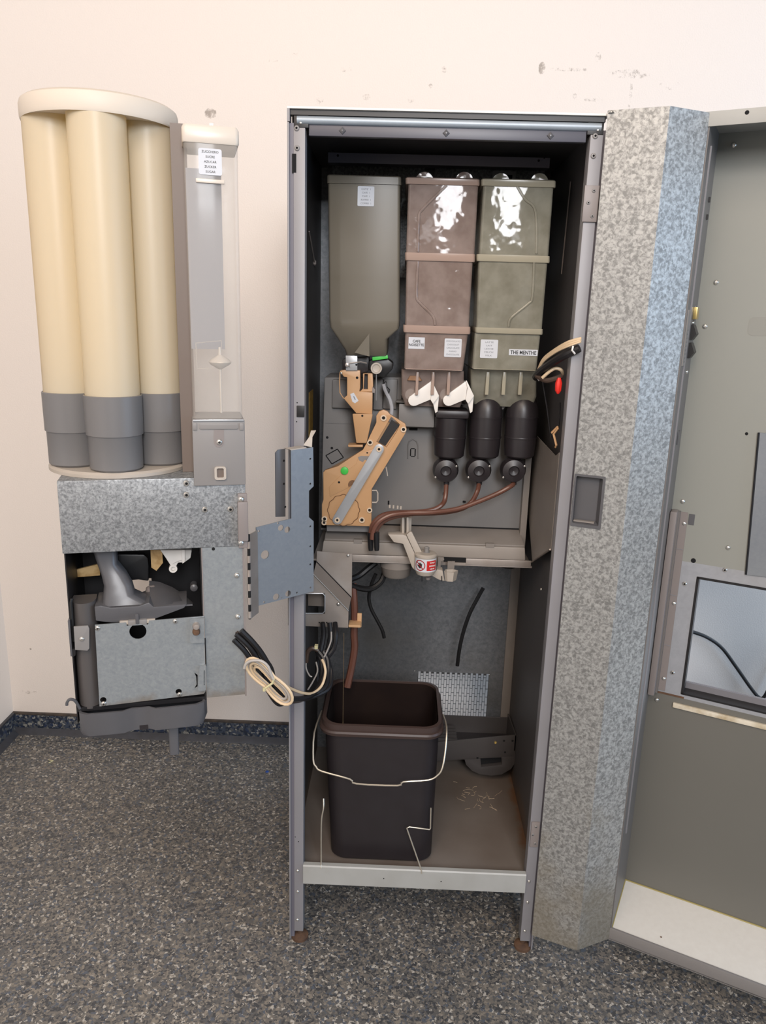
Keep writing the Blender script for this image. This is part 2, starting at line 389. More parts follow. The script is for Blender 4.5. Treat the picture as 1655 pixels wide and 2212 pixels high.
M['label'] = mat('white_label', (0.60, 0.62, 0.66), 0.8, spec=0.2)
M['ink'] = mat('black_ink', (0.02, 0.02, 0.02), 0.6)
M['ink_grey'] = mat('faded_ink', (0.20, 0.21, 0.23), 0.6)
M['ink_white'] = mat('white_ink', (0.85, 0.82, 0.80), 0.6)
M['red_ink'] = mat('red_ink', (0.55, 0.012, 0.012), 0.5)
M['dark_red'] = mat('dark_red_ink', (0.35, 0.01, 0.015), 0.5)
M['red'] = mat('red_rubber', (0.75, 0.03, 0.02), 0.4)
M['cable_black'] = mat('black_cable', (0.012, 0.011, 0.012), 0.45)
M['cable_cream'] = mat('cream_cable', (0.72, 0.55, 0.36), 0.4)
M['cable_grey'] = mat('grey_cable', (0.42, 0.39, 0.36), 0.4)
M['cable_brown'] = mat('brown_cable', (0.06, 0.038, 0.028), 0.4)
M['tie'] = mat('zip_tie', (0.60, 0.55, 0.32), 0.4)
M['clear_tube'] = translucent('clear_hose', (0.55, 0.56, 0.60), 0.45, 0.1)
M['door_panel'] = mat('door_grey_green_paint', (0.285, 0.29, 0.265), 0.34, noise=(3, 0.3, (0.265, 0.268, 0.24)))
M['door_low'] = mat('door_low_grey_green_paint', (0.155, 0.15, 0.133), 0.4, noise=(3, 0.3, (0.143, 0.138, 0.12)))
M['door_frame'] = galvanised('window_surround_zinc', (0.30, 0.31, 0.33), (0.42, 0.43, 0.46), 60, metal=0.25, rough=0.45, contrast=0.5, stain=(0.33, 0.32, 0.31))
M['door_side'] = mat('door_side_grey', (0.16, 0.15, 0.145), 0.45)
M['door_ledge'] = mat('white_ledge_paint', (0.70, 0.675, 0.62), 0.5, noise=(90, 0.3, (0.655, 0.625, 0.57)))
M['sealant'] = mat('old_sealant', (0.34, 0.28, 0.10), 0.6)
M['band'] = mat('window_sill_grey', (0.20, 0.195, 0.21), 0.4)
M['beige_strip'] = mat('old_foam_strip', (0.72, 0.66, 0.54), 0.7, noise=(25, 0.12, (0.45, 0.36, 0.22)))
M['brass'] = mat('brass', (0.72, 0.55, 0.22), 0.3, 0.9)
M['yellow_label'] = mat('yellow_warning_tape', (0.42, 0.27, 0.06), 0.6, noise=(80, 0.15, (0.26, 0.15, 0.03)))
M['chip_board'] = mat('yellowed_flap', (0.62, 0.42, 0.20), 0.4, noise=(60, 0.12, (0.40, 0.24, 0.09)))
M['terracotta'] = mat('tan_tape', (0.62, 0.38, 0.20), 0.6)
M['bead'] = mat('bead_chain_brass', (0.62, 0.46, 0.28), 0.3, 0.85)
M['dust'] = mat('pale_debris', (0.50, 0.38, 0.26), 0.9)

# ------------------------------------------------------------------ fasteners and lettering (shared mesh data)
def unit_mesh(name, prof, mats, mi, slot=False, n=14):
    b = MB()
    for k in range(len(prof) - 1):
        b.mi = mi[k]; b.lathe([prof[k], prof[k + 1]], n=n, cap0=False, cap1=(k == len(prof) - 2))
    if slot:
        b.mi = 1; b.box(-0.5, 0.5, -0.1, 0.1, 0.5, 0.62); b.box(-0.1, 0.1, -0.5, 0.5, 0.5, 0.62)
    me = bpy.data.meshes.new(name); me.from_pydata([tuple(v) for v in b.v], [], b.f)
    for m in mats: me.materials.append(m)
    me.polygons.foreach_set('material_index', b.m)
    me.polygons.foreach_set('use_smooth', [True] * len(me.polygons)); me.set_sharp_from_angle(angle=radians(40))
    return me
RIVET = unit_mesh('rivet', [(1.0, 0.0), (0.95, 0.25), (0.7, 0.5), (0.42, 0.52), (0.36, 0.2), (0.0, 0.15)], [M['screw'], M['hole']], [0, 0, 0, 1, 1])
RIVETG = unit_mesh('grey_rivet', [(1.0, 0.0), (0.95, 0.25), (0.7, 0.5), (0.42, 0.52), (0.36, 0.2), (0.0, 0.15)], [M['grey_mid'], M['hole']], [0, 0, 0, 1, 1])
SCREW = unit_mesh('screw', [(1.0, 0.0), (0.97, 0.2), (0.75, 0.45), (0.4, 0.58), (0.0, 0.6)], [M['screw'], M['hole']], [0, 0, 0, 0], slot=True)
DOME = unit_mesh('dome_rivet', [(1.0, 0.0), (0.95, 0.25), (0.7, 0.55), (0.38, 0.7), (0.0, 0.74)], [M['screw']], [0, 0, 0, 0])
HOLE = unit_mesh('bore', [(1.0, 0.0), (0.9, 0.12), (0.85, 0.12), (0.0, 0.1)], [M['hole']], [0, 0, 0])
def fast(me, parent, pos, nrm, r, name='rivet'):
    o = bpy.data.objects.new(name, me); C.objects.link(o); o.parent = parent
    o.location = Vector(pos) - root_of(parent).location
    o.rotation_euler = Vector(nrm).to_track_quat('Z', 'Y').to_euler()
    o.scale = (r, r, r)
    return o
def lettering(text, parent, origin, right, up, height, m, name='lettering', spacing=1.35, width=None, bold=0.0, align='CENTER'):
    cu = bpy.data.curves.new(name, 'FONT'); cu.body = text; cu.size = 1.0; cu.align_x = align; cu.align_y = 'CENTER'
    cu.space_line = spacing; cu.offset = bold; cu.resolution_u = 2; cu.extrude = 0.01
    t = bpy.data.objects.new('tmp_text', cu); C.objects.link(t)
    bpy.context.view_layer.update()
    me = bpy.data.meshes.new_from_object(t.evaluated_get(bpy.context.evaluated_depsgraph_get()))
    bpy.data.objects.remove(t); bpy.data.curves.remove(cu)
    me.name = name; me.materials.clear(); me.materials.append(m)
    xs = [v.co.x for v in me.vertices]; ys = [v.co.y for v in me.vertices]
    right = Vector(right).normalized(); up = Vector(up).normalized(); nn = right.cross(up)
    cxm, cym = (max(xs) + min(xs)) / 2, (max(ys) + min(ys)) / 2
    s = height / (max(ys) - min(ys)); sx = s if width is None else width / (max(xs) - min(xs))
    org = Vector(origin) - root_of(parent).location
    for v in me.vertices:
        c = v.co; v.co = org + right * ((c.x - cxm) * sx) + up * ((c.y - cym) * s) + nn * (c.z * 0.02 + 0.00015)
    o = bpy.data.objects.new(name, me); C.objects.link(o); o.parent = parent
    return o
# ================================================================== ROOM
YW, XL = 0.83, -1.03
def wpt(px, py): return P(px, py, YW)
sc = []
for (px, py, sx, sz, th) in [(455, 245, .028, .022, .22), (590, 128, .05, .012, .10), (640, 125, .03, .02, .12), (748, 150, .03, .012, .12), (690, 215, .02, .02, .10), (792, 210, .02, .014, .12),
        (888, 215, .016, .016, .14), (930, 186, .01, .01, .2), (1171, 147, .016, .026, .24), (1225, 150, .10, .008, .13), (1292, 124, .014, .022, .16), (1360, 160, .09, .02, .14), (1362, 205, .008, .06, .12),
        (1283, 216, .05, .008, .18), (1242, 208, .012, .012, .16), (960, 150, .014, .014, .10), (580, 880, .05, .008, .08), (1450, 185, .06, .02, .08), (60, 1495, .06, .01, .14), (66, 1402, .005, .005, .3)]:
    q = wpt(px, py); sc.append((q.x, q.y, q.z, sx, sz, th))
M['wall'] = wall_mat('cream_wall_paint', (0.83, 0.75, 0.685), sc)
MB().box(XL, 4.0, -4.0, YW, -0.03, 0).build('floor', M['floor'], kind='structure', smooth=False)
MB().box(XL - 0.1, 4.0, YW, YW + 0.1, -0.03, 3.0).build('wall_back', M['wall'], kind='structure', smooth=False)
MB().box(XL - 0.1, XL, -4.0, YW, -0.03, 3.0).build('wall_left', M['wall'], kind='structure', smooth=False)
bb = MB().box(XL, 4.0, YW - 0.008, YW, 0, 0.063).build('baseboard_back', M['skirting'], kind='structure', bevel=0.002)
MB().box(XL, 4.0, YW - 0.010, YW, 0.063, 0.070).build('cap_strip', M['grime'], bb, bevel=0.0015)
MB().prism([(YW - 0.008, 0.016), (YW - 0.010, 0.014), (YW - 0.024, 0.003), (YW - 0.026, 0), (YW - 0.008, 0)], XL, 4.0, axis='x').build('cove_strip', M['strip'], bb)
bl = MB().box(XL, XL + 0.008, -4.0, YW - 0.008, 0, 0.063).build('baseboard_left', M['skirting'], kind='structure', bevel=0.002)
MB().box(XL, XL + 0.010, -4.0, YW - 0.010, 0.063, 0.070).build('cap_strip', M['strip'], bl, bevel=0.0015)
MB().prism([(XL + 0.008, 0.016), (XL + 0.010, 0.014), (XL + 0.024, 0.003), (XL + 0.026, 0), (XL + 0.008, 0)], -4.0, YW - 0.026, axis='y').build('cove_strip', M['strip'], bl)

# ================================================================== CABINET
cab = thing('vending_machine', 'tall open grey metal drinks vending machine standing against the cream wall', 'vending machine', (0.27, 0.25, 0))
IW0, IW1, YB = 0.006, 0.534, 0.500
# sides
def side(x0, x1, gx0, gx1, fx0, fx1, ix0, ix1):
    sp = MB().box(x0, x1, -0.001, 0.505, 0.012, 1.676).build('side_panel', M['paint'], cab, bevel=0.0008)
    MB().box(gx0, gx1, 0.007, 0.03, 0.012, 1.676).build('groove', M['groove'], sp)
    po = MB().box(fx0, fx1, 0.003, 0.03, 0.03, 1.668).build('post', M['paint'], cab, bevel=0.001)
    MB().box(ix0, ix1, 0.03, YB, 0.03, 1.69).build('inner_wall', M['paint_shaded'], cab)
    return po
postL = side(0, 0.0032, 0.0032, 0.0102, 0.0102, 0.0302, 0.0040, IW0)
postR = side(0.5365, 0.54, 0.5335, 0.5365, 0.5122, 0.5335, IW1, 0.5355)
for (x, y) in ((641, 277), (642, 320)): fast(RIVETG, postL, P(x, y, 0.003), (0, -1, 0), 0.0047)
for (x, y) in ((1286, 294), (1282, 337)): fast(RIVETG, postR, P(x, y, 0.003), (0, -1, 0), 0.0047)
for (x, y) in ((643, 1881), (643, 1926), (642.5, 1987)): fast(DOME, postL, P(x, y, 0.003), (0, -1, 0), 0.0035)
for (x, y) in ((1143, 1904), (1140, 1949), (1134, 2011)): fast(DOME, postR, P(x, y, 0.003), (0, -1, 0), 0.0035)
for (x, y) in ((645, 1818), (638, 1808), (641, 911), (642, 870)): fast(HOLE, postL, P(x, y, 0.003), (0, -1, 0), 0.0012, 'bore')
a, b_ = P(631, 332, 0.0028), P(640, 373, 0.0028)
MB().box(a.x, b_.x, 0.0024, 0.006, b_.z, a.z).build('latch_slot', M['hole'], postL)
a, b_ = P(641, 876, 0.0028), P(657.5, 901, 0.0028)
MB().box(a.x, b_.x, 0.0005, 0.02, b_.z, a.z).build('latch_keeper', M['black'], postL, bevel=0.001)
# hinge plates on the hinge-side post
for (c0, c1, sc3) in (((1264, 400), (1289, 480), ((1283, 412), (1271, 438), (1279, 467))), ((1149, 1776), (1162, 1830), ((1158, 1786), (1151, 1803), (1156, 1822)))):
    a, b_ = P(*c0, 0.0), P(*c1, 0.0)
    h = MB().box(a.x, min(b_.x, 0.537), -0.0008, 0.003, b_.z, a.z).build('hinge_plate', M['brown_grey'], cab, bevel=0.001)
    for s3 in sc3: fast(RIVETG, h, P(*s3, -0.001), (0, -1, 0), 0.0032, 'screw')
# top
MB().box(0, 0.54, -0.002, 0.505, 1.6965, 1.70).build('top_panel', M['white_edge'], cab, bevel=0.0008)
MB().box(0.0, 0.0045, -0.0018, 0.02, 1.677, 1.6965).build('corner_cap', M['paint'], cab)
MB().box(0.005, 0.535, 0.003, 0.02, 1.688, 1.6965).build('top_gap', M['black'], cab)
MB().tube([(0.016, 0.008, 1.6808), (0.529, 0.008, 1.6808)], 0.0068, 12, flat=1.0).build('top_rail', M['bluebar'], cab)
fa = MB().box(0.036, 0.506, 0.008, 0.02, 1.657, 1.675).build('fascia', M['fascia'], cab, bevel=0.001)
for (x, y) in ((740, 262), (965, 267), (1191, 271)):
    q = P(x, y, 0.007)
    MB().lathe([(0.0062, 0), (0.0055, -0.002), (0.0015, -0.0035)], (q.x, 0.008, 1.666), n=4, axis='y').build('clip', M['grey_plastic'], fa, smooth=False)
for (x0, x1, sx) in ((0.0105, 0.0355, 0.0225), (0.5065, 0.5335, 0.524)):
    cb = MB().box(x0, x1, 0.005, 0.03, 1.6685, 1.688).build('corner_block', M['black'], cab, bevel=0.001)
    fast(DOME, cb, (sx, 0.005, 1.676), (0, -1, 0), 0.0028, 'screw')
MB().box(IW0, IW1, 0.02, YB, 1.690, 1.694).build('ceiling_sheet', M['paint_shaded'], cab)
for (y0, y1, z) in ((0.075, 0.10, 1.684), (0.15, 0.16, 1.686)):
    MB().box(IW0, IW1, y0, y1, z, 1.69).build('ceiling_rib', M['paint_shaded'], cab, bevel=0.002)
zt, zb2 = P(950, 335, 0.27).z, P(950, 357, 0.27).z
cr = MB().box(0.043, 0.492, 0.27, 0.273, zb2, zt).build('cross_bar', M['groove'], cab, bevel=0.0008)
MB().box(0.043, 0.492, 0.273, 0.30, zb2, zb2 + 0.002).build('cross_bar_flange', M['fascia'], cr)
for (x, y) in ((719, 326), (730, 336), (1176, 340), (1164, 347)): fast(HOLE, cr, P(x, y, 0.27), (0, -1, 0), 0.0025, 'bore')
# rear sheet with ventilation slots
VX0, VX1, VZ0, VZ1 = 0.2795, 0.4715, 0.284, 0.4285
bk = MB().prism([(IW0, 0.187), (0.510, 0.187), (0.510, 1.69), (IW0, 1.69)], YB, YB + 0.0015, holes=[[(VX0, VZ0), (VX1, VZ0), (VX1, VZ1), (VX0, VZ1)]]).build('rear_sheet', M['galv_back'], cab, smooth=False)
NC = 27; pit = (VX1 - VX0) / NC; bw = 0.0010; sl = (VZ1 - VZ0) / 6.0
v = MB()
for i in range(NC + 1): v.box(VX0 + i * pit - bw / 2, VX0 + i * pit + bw / 2, YB, YB + 0.0015, VZ0, VZ1)
for i in range(NC):
    x0 = VX0 + i * pit + bw / 2; x1 = x0 + pit - bw
    off = 0.5 * sl if i % 2 else 0.12 * sl
    k = -1
    while True:
        z = VZ0 + off + k * sl; k += 1
        if z > VZ1: break
        if z < VZ0 - 0.0008: continue
        v.box(x0, x1, YB, YB + 0.0015, max(z - 0.0005, VZ0), min(z + 0.0005, VZ1))
    if i % 2: v.box(x0, x1, YB, YB + 0.0015, VZ1 - 0.005, VZ1)
    else: v.box(x0, x1, YB, YB + 0.0015, VZ0, VZ0 + 0.003)
v.build('ventilation_grille', M['grille'], cab, smooth=False)
for (x, y) in ((896, 1449), (1057, 1457), (1101, 1337)): fast(DOME, bk, P(x, y, YB), (0, -1, 0), 0.0016)
# galvanised sheets seen above the canisters
for (x0, x1, y0) in ((718, 918, 356), (940, 1178, 362)):
    q0, q1 = P(x0, y0, 0.46), P(x1, y0, 0.46)
    MB().box(q0.x, q1.x, 0.46, 0.462, 1.45, min(q0.z, 1.688)).build('upper_rear_sheet', M['galv_unit'], cab)
q0, q1 = P(1065, 369, 0.455), P(1114, 385, 0.455)
pl = MB().box(q0.x, q1.x, 0.454, 0.458, q1.z - 0.01, q0.z).build('latch_plate', M['steel'], cab)
MB().box(q0.x + 0.008, q1.x - 0.008, 0.452, 0.455, q1.z - 0.008, q1.z + 0.006).build('latch_hole', M['hole'], pl)
# rear corner flange, rods on the walls
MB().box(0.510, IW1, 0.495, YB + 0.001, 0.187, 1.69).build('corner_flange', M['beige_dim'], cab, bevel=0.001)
A, B = atX(1233, 392, IW1 - .003), atX(1213, 592, IW1 - .003)
rd = MB(); rd.tube([A, B], 0.0014, 6); rd.build('wall_rod', M['brown_grey'], cab)
A, B = atX(668, 500, IW0 + .003), atX(680, 568, IW0 + .003)
rd = MB(); rd.tube([A, B], 0.0013, 6); rd.lathe([(0.0, -0.006), (0.0035, -0.003), (0.0035, 0.004), (0, 0.007)], tuple(B), n=8); rd.build('wall_rod', M['brown_grey'], cab)
A, B = atX(667.5, 848, IW0), atX(675.5, 938, IW0)
MB().box(IW0, IW0 + 0.0006, min(A.y, B.y), max(A.y, B.y), B.z, A.z).build('warning_tape', M['yellow_label'], cab, label='narrow yellow strip of warning tape')
fast(DOME, cab, atX(703, 541, IW0), (1, 0, 0), 0.004, 'screw')
fast(DOME, cab, atX(1182, 1147, IW1), (-1, 0, 0), 0.004, 'screw')
fast(DOME, cab, atX(1169, 1273, IW1), (-1, 0, 0), 0.004, 'screw')
# bottom tray, front beam, feet
def stain(m, comp, v0, v1, col, amt=0.8, nscale=14):
    nt = m.node_tree; b = nt.nodes['Principled BSDF']; l = b.inputs['Base Color'].links
    src = l[0].from_socket if l else None
    g = nt.nodes.new('ShaderNodeNewGeometry'); sp = nt.nodes.new('ShaderNodeSeparateXYZ'); nt.links.new(g.outputs['Position'], sp.inputs[0])
    n = nt.nodes.new('ShaderNodeTexNoise'); n.inputs['Scale'].default_value = nscale; n.inputs['Detail'].default_value = 6; nt.links.new(g.outputs['Position'], n.inputs['Vector'])
    mr = nt.nodes.new('ShaderNodeMapRange'); mr.inputs[1].default_value = v0; mr.inputs[2].default_value = v1; mr.inputs[3].default_value = -0.35; mr.inputs[4].default_value = 0.5
    nt.links.new(sp.outputs[comp], mr.inputs[0])
    ad = nt.nodes.new('ShaderNodeMath'); ad.operation = 'ADD'; nt.links.new(mr.outputs[0], ad.inputs[0]); nt.links.new(n.outputs['Fac'], ad.inputs[1])
    m2 = nt.nodes.new('ShaderNodeMapRange'); m2.inputs[1].default_value = 0.55; m2.inputs[2].default_value = 0.85; m2.inputs[4].default_value = amt
    nt.links.new(ad.outputs[0], m2.inputs[0])
    mx = nt.nodes.new('ShaderNodeMix'); mx.data_type = 'RGBA'; mx.inputs[7].default_value = (*col, 1)
    nt.links.new(m2.outputs[0], mx.inputs[0])
    if src: nt.links.new(src, mx.inputs[6])
    else: mx.inputs[6].default_value = b.inputs['Base Color'].default_value
    nt.links.new(mx.outputs[2], b.inputs['Base Color'])
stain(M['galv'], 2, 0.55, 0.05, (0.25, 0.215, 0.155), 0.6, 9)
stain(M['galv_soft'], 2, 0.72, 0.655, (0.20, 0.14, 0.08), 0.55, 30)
stain(M['tray'], 0, 0.498, 0.540, (0.15, 0.072, 0.032), 0.85, 22)
stain(M['paint_shaded'], 2, 0.30, 0.18, (0.13, 0.085, 0.055), 0.7)
MB().prism([(0.0305, 0.001), (0.5118, 0.001), (0.5118, 0.031), (IW1, 0.031), (IW1, YB), (IW0, YB), (IW0, 0.031), (0.0305, 0.031)], 0.182, 0.187, axis='z').build('bottom_tray', M['tray'], cab)
bm_ = MB().prism([(-0.002, 0.160), (-0.002, 0.2035), (0.0, 0.2062), (0.010, 0.2062), (0.010, 0.2042), (0.001, 0.2042), (0.001, 0.160)], 0.0302, 0.5125, axis='x').build('front_beam', M['paint_light'], cab)
for (x, y) in ((829, 1898), (953, 1904)): fast(HOLE, bm_, P(x, y, -0.002), (0, -1, 0), 0.0014, 'bore')
for (x, y) in ((0.021, 0.02), (0.522, 0.02), (0.021, 0.48), (0.522, 0.48)):
    MB().lathe([(0.019, 0), (0.019, 0.006), (0.012, 0.010), (0.006, 0.012), (0.006, 0.05)], (x, y, 0), n=16).build('foot', M['rust'], cab)
# floor debris in the tray: crumbs as one small heap part
dm = MB()
for k in range(26):
    x, y = random.gauss(0.435, 0.026), random.gauss(0.30, 0.035)
    a0 = random.random() * 6.28; pts = [Vector((x, y, 0.1876))]
    for s_ in range(random.choice((2, 3, 5))):
        a0 += random.uniform(-0.9, 0.9); L = random.uniform(0.003, 0.008)
        pts.append(pts[-1] + Vector((L * cos(a0), L * sin(a0), random.uniform(-0.0003, 0.0006)))); pts[-1].z = max(pts[-1].z, 0.1874)
    dm.tube(pts, 0.00045, 4)
dm.build('crumbs', M['dust'], cab, kind='stuff', label='pale crumbs and fibres on the tray floor')

# wire retainer in front of the bucket
wr = MB()
q = lambda x, y, Y: P(x, y, Y)
wr.tube(catmull([(q(694, 1876, -0.003)), (q(694, 1860, 0.004)), (q(694, 1800, 0.012)), (q(695, 1768, 0.016)), (q(699, 1745, 0.02)), (q(699, 1725, 0.03))], 4), 0.0016, 8)
wr.build('bucket_wire', M['wire'], cab)
wr = MB()
wr.tube([q(912, 1887, -0.003), q(910, 1878, 0.0), q(881, 1795, 0.010), q(879, 1789, 0.011), q(884, 1786, 0.012), q(928, 1792, 0.022), q(930, 1789, 0.024), q(931, 1745, 0.03)], 0.0016, 8)
wr.build('bucket_wire', M['wire'], cab)

# middle shelf
YS = 0.235
sh = MB().box(0.02, 0.515, YS, YB, 0.822, 0.826).build('shelf', M['steel_brown'], cab)
zl = [P(770, 1195, YS).z, P(770, 1209, YS).z]
MB().box(0.075, 0.316, YS - 0.002, YS + 0.001, 0.8255, 0.8395).build('shelf_lip', M['steel_brown'], cab, bevel=0.0008)
MB().box(0.366, 0.512, YS - 0.002, YS + 0.001, 0.8255, 0.8395).build('shelf_lip', M['steel_brown'], cab, bevel=0.0008)
MB().box(0.31, 0.372, YS - 0.001, YS + 0.004, 0.8235, 0.829).build('shelf_lip', M['steel_brown'], cab)
MB().box(0.316, 0.366, YS + 0.003, YS + 0.02, 0.828, 0.84).build('lip_gap', M['hole'], cab)
# taupe plastic base on the shelf
def xz(x, y, Y): return PXZ(x, y, Y)
bs = MB().prism([(0.040, 0.838), (0.500, 0.838), (0.497, 0.868), (0.044, 0.868)], YS + 0.004, 0.42).build('plastic_base', M['base'], cab, bevel=0.003)
MB(W0).loft([[(0.046, -0.243, 0.868), (0.496, -0.243, 0.868), (0.496, -0.243, 0.872), (0.046, -0.243, 0.872)],
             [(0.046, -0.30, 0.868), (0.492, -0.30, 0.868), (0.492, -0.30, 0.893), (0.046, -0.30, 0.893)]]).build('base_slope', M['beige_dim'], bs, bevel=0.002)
for (x0, y0, x1, y1) in ((764, 1166, 782, 1175), (1050, 1175, 1068, 1184)):
    a, c_ = P(x0, y0, YS), P(x1, y1, YS)
    MB().box(a.x, c_.x, YS + 0.0025, YS + 0.012, c_.z, a.z).build('base_notch', M['beige_dim'], bs)
# grey backing panel
YP = 0.30
poly = [xz(692, 1145, YP), xz(1134, 1152, YP), xz(1146, 1000, YP), xz(1156, 872, YP), xz(868, 872, YP), xz(868, 815, YP), xz(701, 815, YP)]
pn = MB().prism(poly, YP, 0.44).build('backing_panel', M['panel'], cab, bevel=0.003)
def pbox(name, x0, y0, x1, y1, Y0, Y1, m, parent, bevel=0.0015):
    a, c_ = P(x0, y0, Y0), P(x1, y1, Y0)
    return MB().box(a.x, c_.x, Y0, Y1, c_.z, a.z).build(name, m, parent, bevel=bevel)
pbox('panel_block', 718, 820, 772, 883, YP - 0.012, YP, M['panel'], pn, 0.003)
pbox('panel_block', 808, 818, 826, 886, YP - 0.015, YP, M['panel'], pn, 0.003)
pbox('panel_block', 829, 818, 857, 884, YP - 0.01, YP, M['panel'], pn, 0.003)
pbox('outlet_housing', 862, 872, 938, 924, YP - 0.05, YP, M['panel'], pn, 0.003)
pbox('housing_ledge', 856, 868, 1006, 874, YP - 0.055, YP, M['panel'], pn, 0.001)
pbox('panel_seam', 701, 914, 760, 916, YP - 0.0006, YP, M['hole'], pn, 0)
pbox('panel_seam', 694, 1140, 1136, 1142, YP - 0.0006, YP, M['hole'], pn, 0)
pbox('panel_slot', 884, 924, 902, 930, YP - 0.0008, YP, M['hole'], pn, 0)
pts = [xz(881, 990, YP), xz(881, 962, YP), xz(884, 953, YP), xz(892, 948, YP), xz(900, 953, YP), xz(903, 962, YP), xz(903, 990, YP)]
rim = MB(); rim.tube([(p[0], YP - 0.001, p[1]) for p in pts], 0.0018, 6); rim.build('keyhole_rim', M['panel'], pn)
for r4 in ((888, 968, 896, 970), (888, 985, 896, 987), (886, 970, 888, 985), (896, 970, 898, 985)): pbox('keyhole_slot', *r4, YP - 0.0008, YP, M['hole'], pn, 0)
f4 = [(704, 984), (729, 970), (742, 988), (717, 1002)]
pr = MB()
for i in range(4):
    A, B = P(*f4[i], YP - 0.0006), P(*f4[(i + 1) % 4], YP - 0.0006); pr.cyl(A, B, 0.0011, n=6)
pr.build('square_outline', M['hole'], pn)
for (x, y) in ((707, 945), (717, 968)): fast(HOLE, pn, P(x, y, YP), (0, -1, 0), 0.003, 'bore')
for (x0, y0, x1, y1) in ((905, 1138, 921, 1143), (1089, 1146, 1104, 1150), (957, 1064, 961, 1070), (1000, 1082, 1006, 1086), (838, 1082, 841, 1090)):
    pbox('panel_clip', x0, y0, x1, y1, YP - 0.003, YP, M['beige'] if x0 in (905, 1089) else M['hole'], pn, 0.0005)
# right-hand inner sheet between panel and wall
sd = MB(W0).loft([[(0.486, -0.29, 0.84), (0.486, -0.29, 1.105)], [(0.505, -0.10, 0.84), (0.505, -0.10, 1.06)]], False, False, closed=False)
XS = 0.5112
sp_ = [atX(x, y, XS) for (x, y) in ((1150, 1214), (1206, 1213), (1222, 990), (1200, 985), (1160, 942), (1128, 942))]
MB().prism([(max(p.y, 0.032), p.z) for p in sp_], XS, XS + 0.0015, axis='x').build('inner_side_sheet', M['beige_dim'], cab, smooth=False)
e_ = MB(); e_.tube([Vector((XS - .001, max(p.y, 0.032), p.z)) for p in (sp_[0], sp_[1])], 0.002, 6); e_.build('side_sheet_edge', M['steel_dim'], cab)
MB().prism([(0.28, 0.845), (0.30, 0.845), (0.30, 1.12), (0.28, 1.12)], 0.49, 0.5035, axis='x').build('inner_side_flange', M['beige_dim'], cab)

# gusset bracket under the shelf
YG = 0.205
gus = MB().prism([xz(622, 1351, YG), xz(752, 1356, YG), xz(753, 1318, YG), xz(677, 1240, YG), xz(622, 1235, YG)], YG, YG + 0.002,
    holes=[[xz(660, 1325, YG), xz(702, 1326, YG), xz(702, 1281, YG), xz(660, 1281, YG)]]).build('gusset_plate', M['steel_brown'], cab, smooth=False)
MB().prism([xz(685, 1190, YG + .02), xz(761, 1196, YG + .02), xz(760, 1290, YG + .02), xz(684, 1212, YG + .02)], YG + 0.018, YG + 0.020).build('gusset_corner', M['steel_brown'], cab, smooth=False)
fb = MB()
A = [P(684, 1213, YG + 0.017), P(759, 1290, YG + 0.017)]; B = [P(677, 1240, YG - 0.004), P(753, 1319, YG - 0.004)]
t = Vector((0, 0.0015, 0.001))
fb.loft([[tuple(A[0]), tuple(B[0]), tuple(B[0] + t), tuple(A[0] + t)], [tuple(A[1]), tuple(B[1]), tuple(B[1] + t), tuple(A[1] + t)]])
fb.build('gusset_flange', M['steel_dim'], cab, smooth=False)
e_ = MB(); e_.tube([A[0] + Vector((0, -.001, 0)), A[1] + Vector((0, -.001, 0))], 0.0011, 6); e_.build('flange_seam', M['hole'], cab)
e_ = MB(); e_.tube([B[0] + Vector((0, -.0006, 0)), B[1] + Vector((0, -.0006, 0))], 0.0010, 6); e_.build('flange_edge', M['screw'], cab)
sq = MB(); hp_ = [P(x, y, YG - 0.001) for (x, y) in ((660, 1282), (697, 1282), (702, 1287), (702, 1320), (697, 1325), (660, 1325))]
sq.tube(hp_, 0.0014, 6); sq.build('cutout_rim', M['steel'], gus)
pbox('bracket_box', 662, 1276, 702, 1284, YG + 0.004, YG + 0.05, M['steel_brown'], cab)
MB().box(P(660, 1300, YG).x, P(701, 1300, YG).x, YG + 0.05, YG + 0.052, P(660, 1326, YG).z, P(660, 1281, YG).z).build('bracket_back', M['tray'], cab)
fast(DOME, gus, P(731, 1305, YG), (0, -1, 0), 0.0048, 'rivet'); fast(DOME, cab, P(752, 1200, YS - 0.012), (0, -1, 0), 0.0038, 'rivet')
for (x, y) in ((690, 1345), (706, 1345)): fast(HOLE, gus, P(x, y, YG), (0, -1, 0), 0.0018, 'bore')
# hose clamp below the gusset
hc = pbox('hose_clamp', 753, 1350, 779, 1356, YG + 0.005, YG + 0.035, M['terracotta'], cab, 0.001)
pbox('clamp_back', 772, 1325, 781, 1355, YG + 0.03, YG + 0.034, M['terracotta'], hc, 0.001)

# carrier plate for the swing-out unit
hpx = lambda x, y, b=0.0: HP.px(x, y, b)
def pc(x, y, r, n=14):
    c = hpx(x, y); return circ(c[0], c[1], r, n)
outer = [hpx(628, 973), hpx(676, 966), hpx(677, 1050), hpx(667, 1060), hpx(667, 1117), hpx(677, 1126), hpx(677, 1277), hpx(555, 1309), hpx(553, 1139), hpx(629, 1120)]
holes = [pc(572, 1198, .0085, 18), pc(620, 1144, .0062), pc(606, 1140, .0058), pc(596, 1289, .0066), pc(622, 1282, .0062), pc(641, 1280, .002, 8), pc(570, 1300, .002, 8), pc(608, 1291, .0013, 6), pc(559, 1139 + 8, .002, 8), pc(600, 1130, .002, 8)]
for y in (991, 1045, 1137, 1180, 1219, 1269): holes.append(pc(670, y, .002, 8))
plt_ = MB(HP).prism(outer, -0.001, 0.001, holes=holes).build('carrier_plate', M['galv_plate'], cab, smooth=False)
MB(HP).prism([hpx(613, 975), hpx(629, 973), hpx(629, 1121), hpx(608, 1122), hpx(607, 982)], -0.022, -0.020).build('carrier_flange', M['grey_plastic'], plt_, bevel=0.0005)
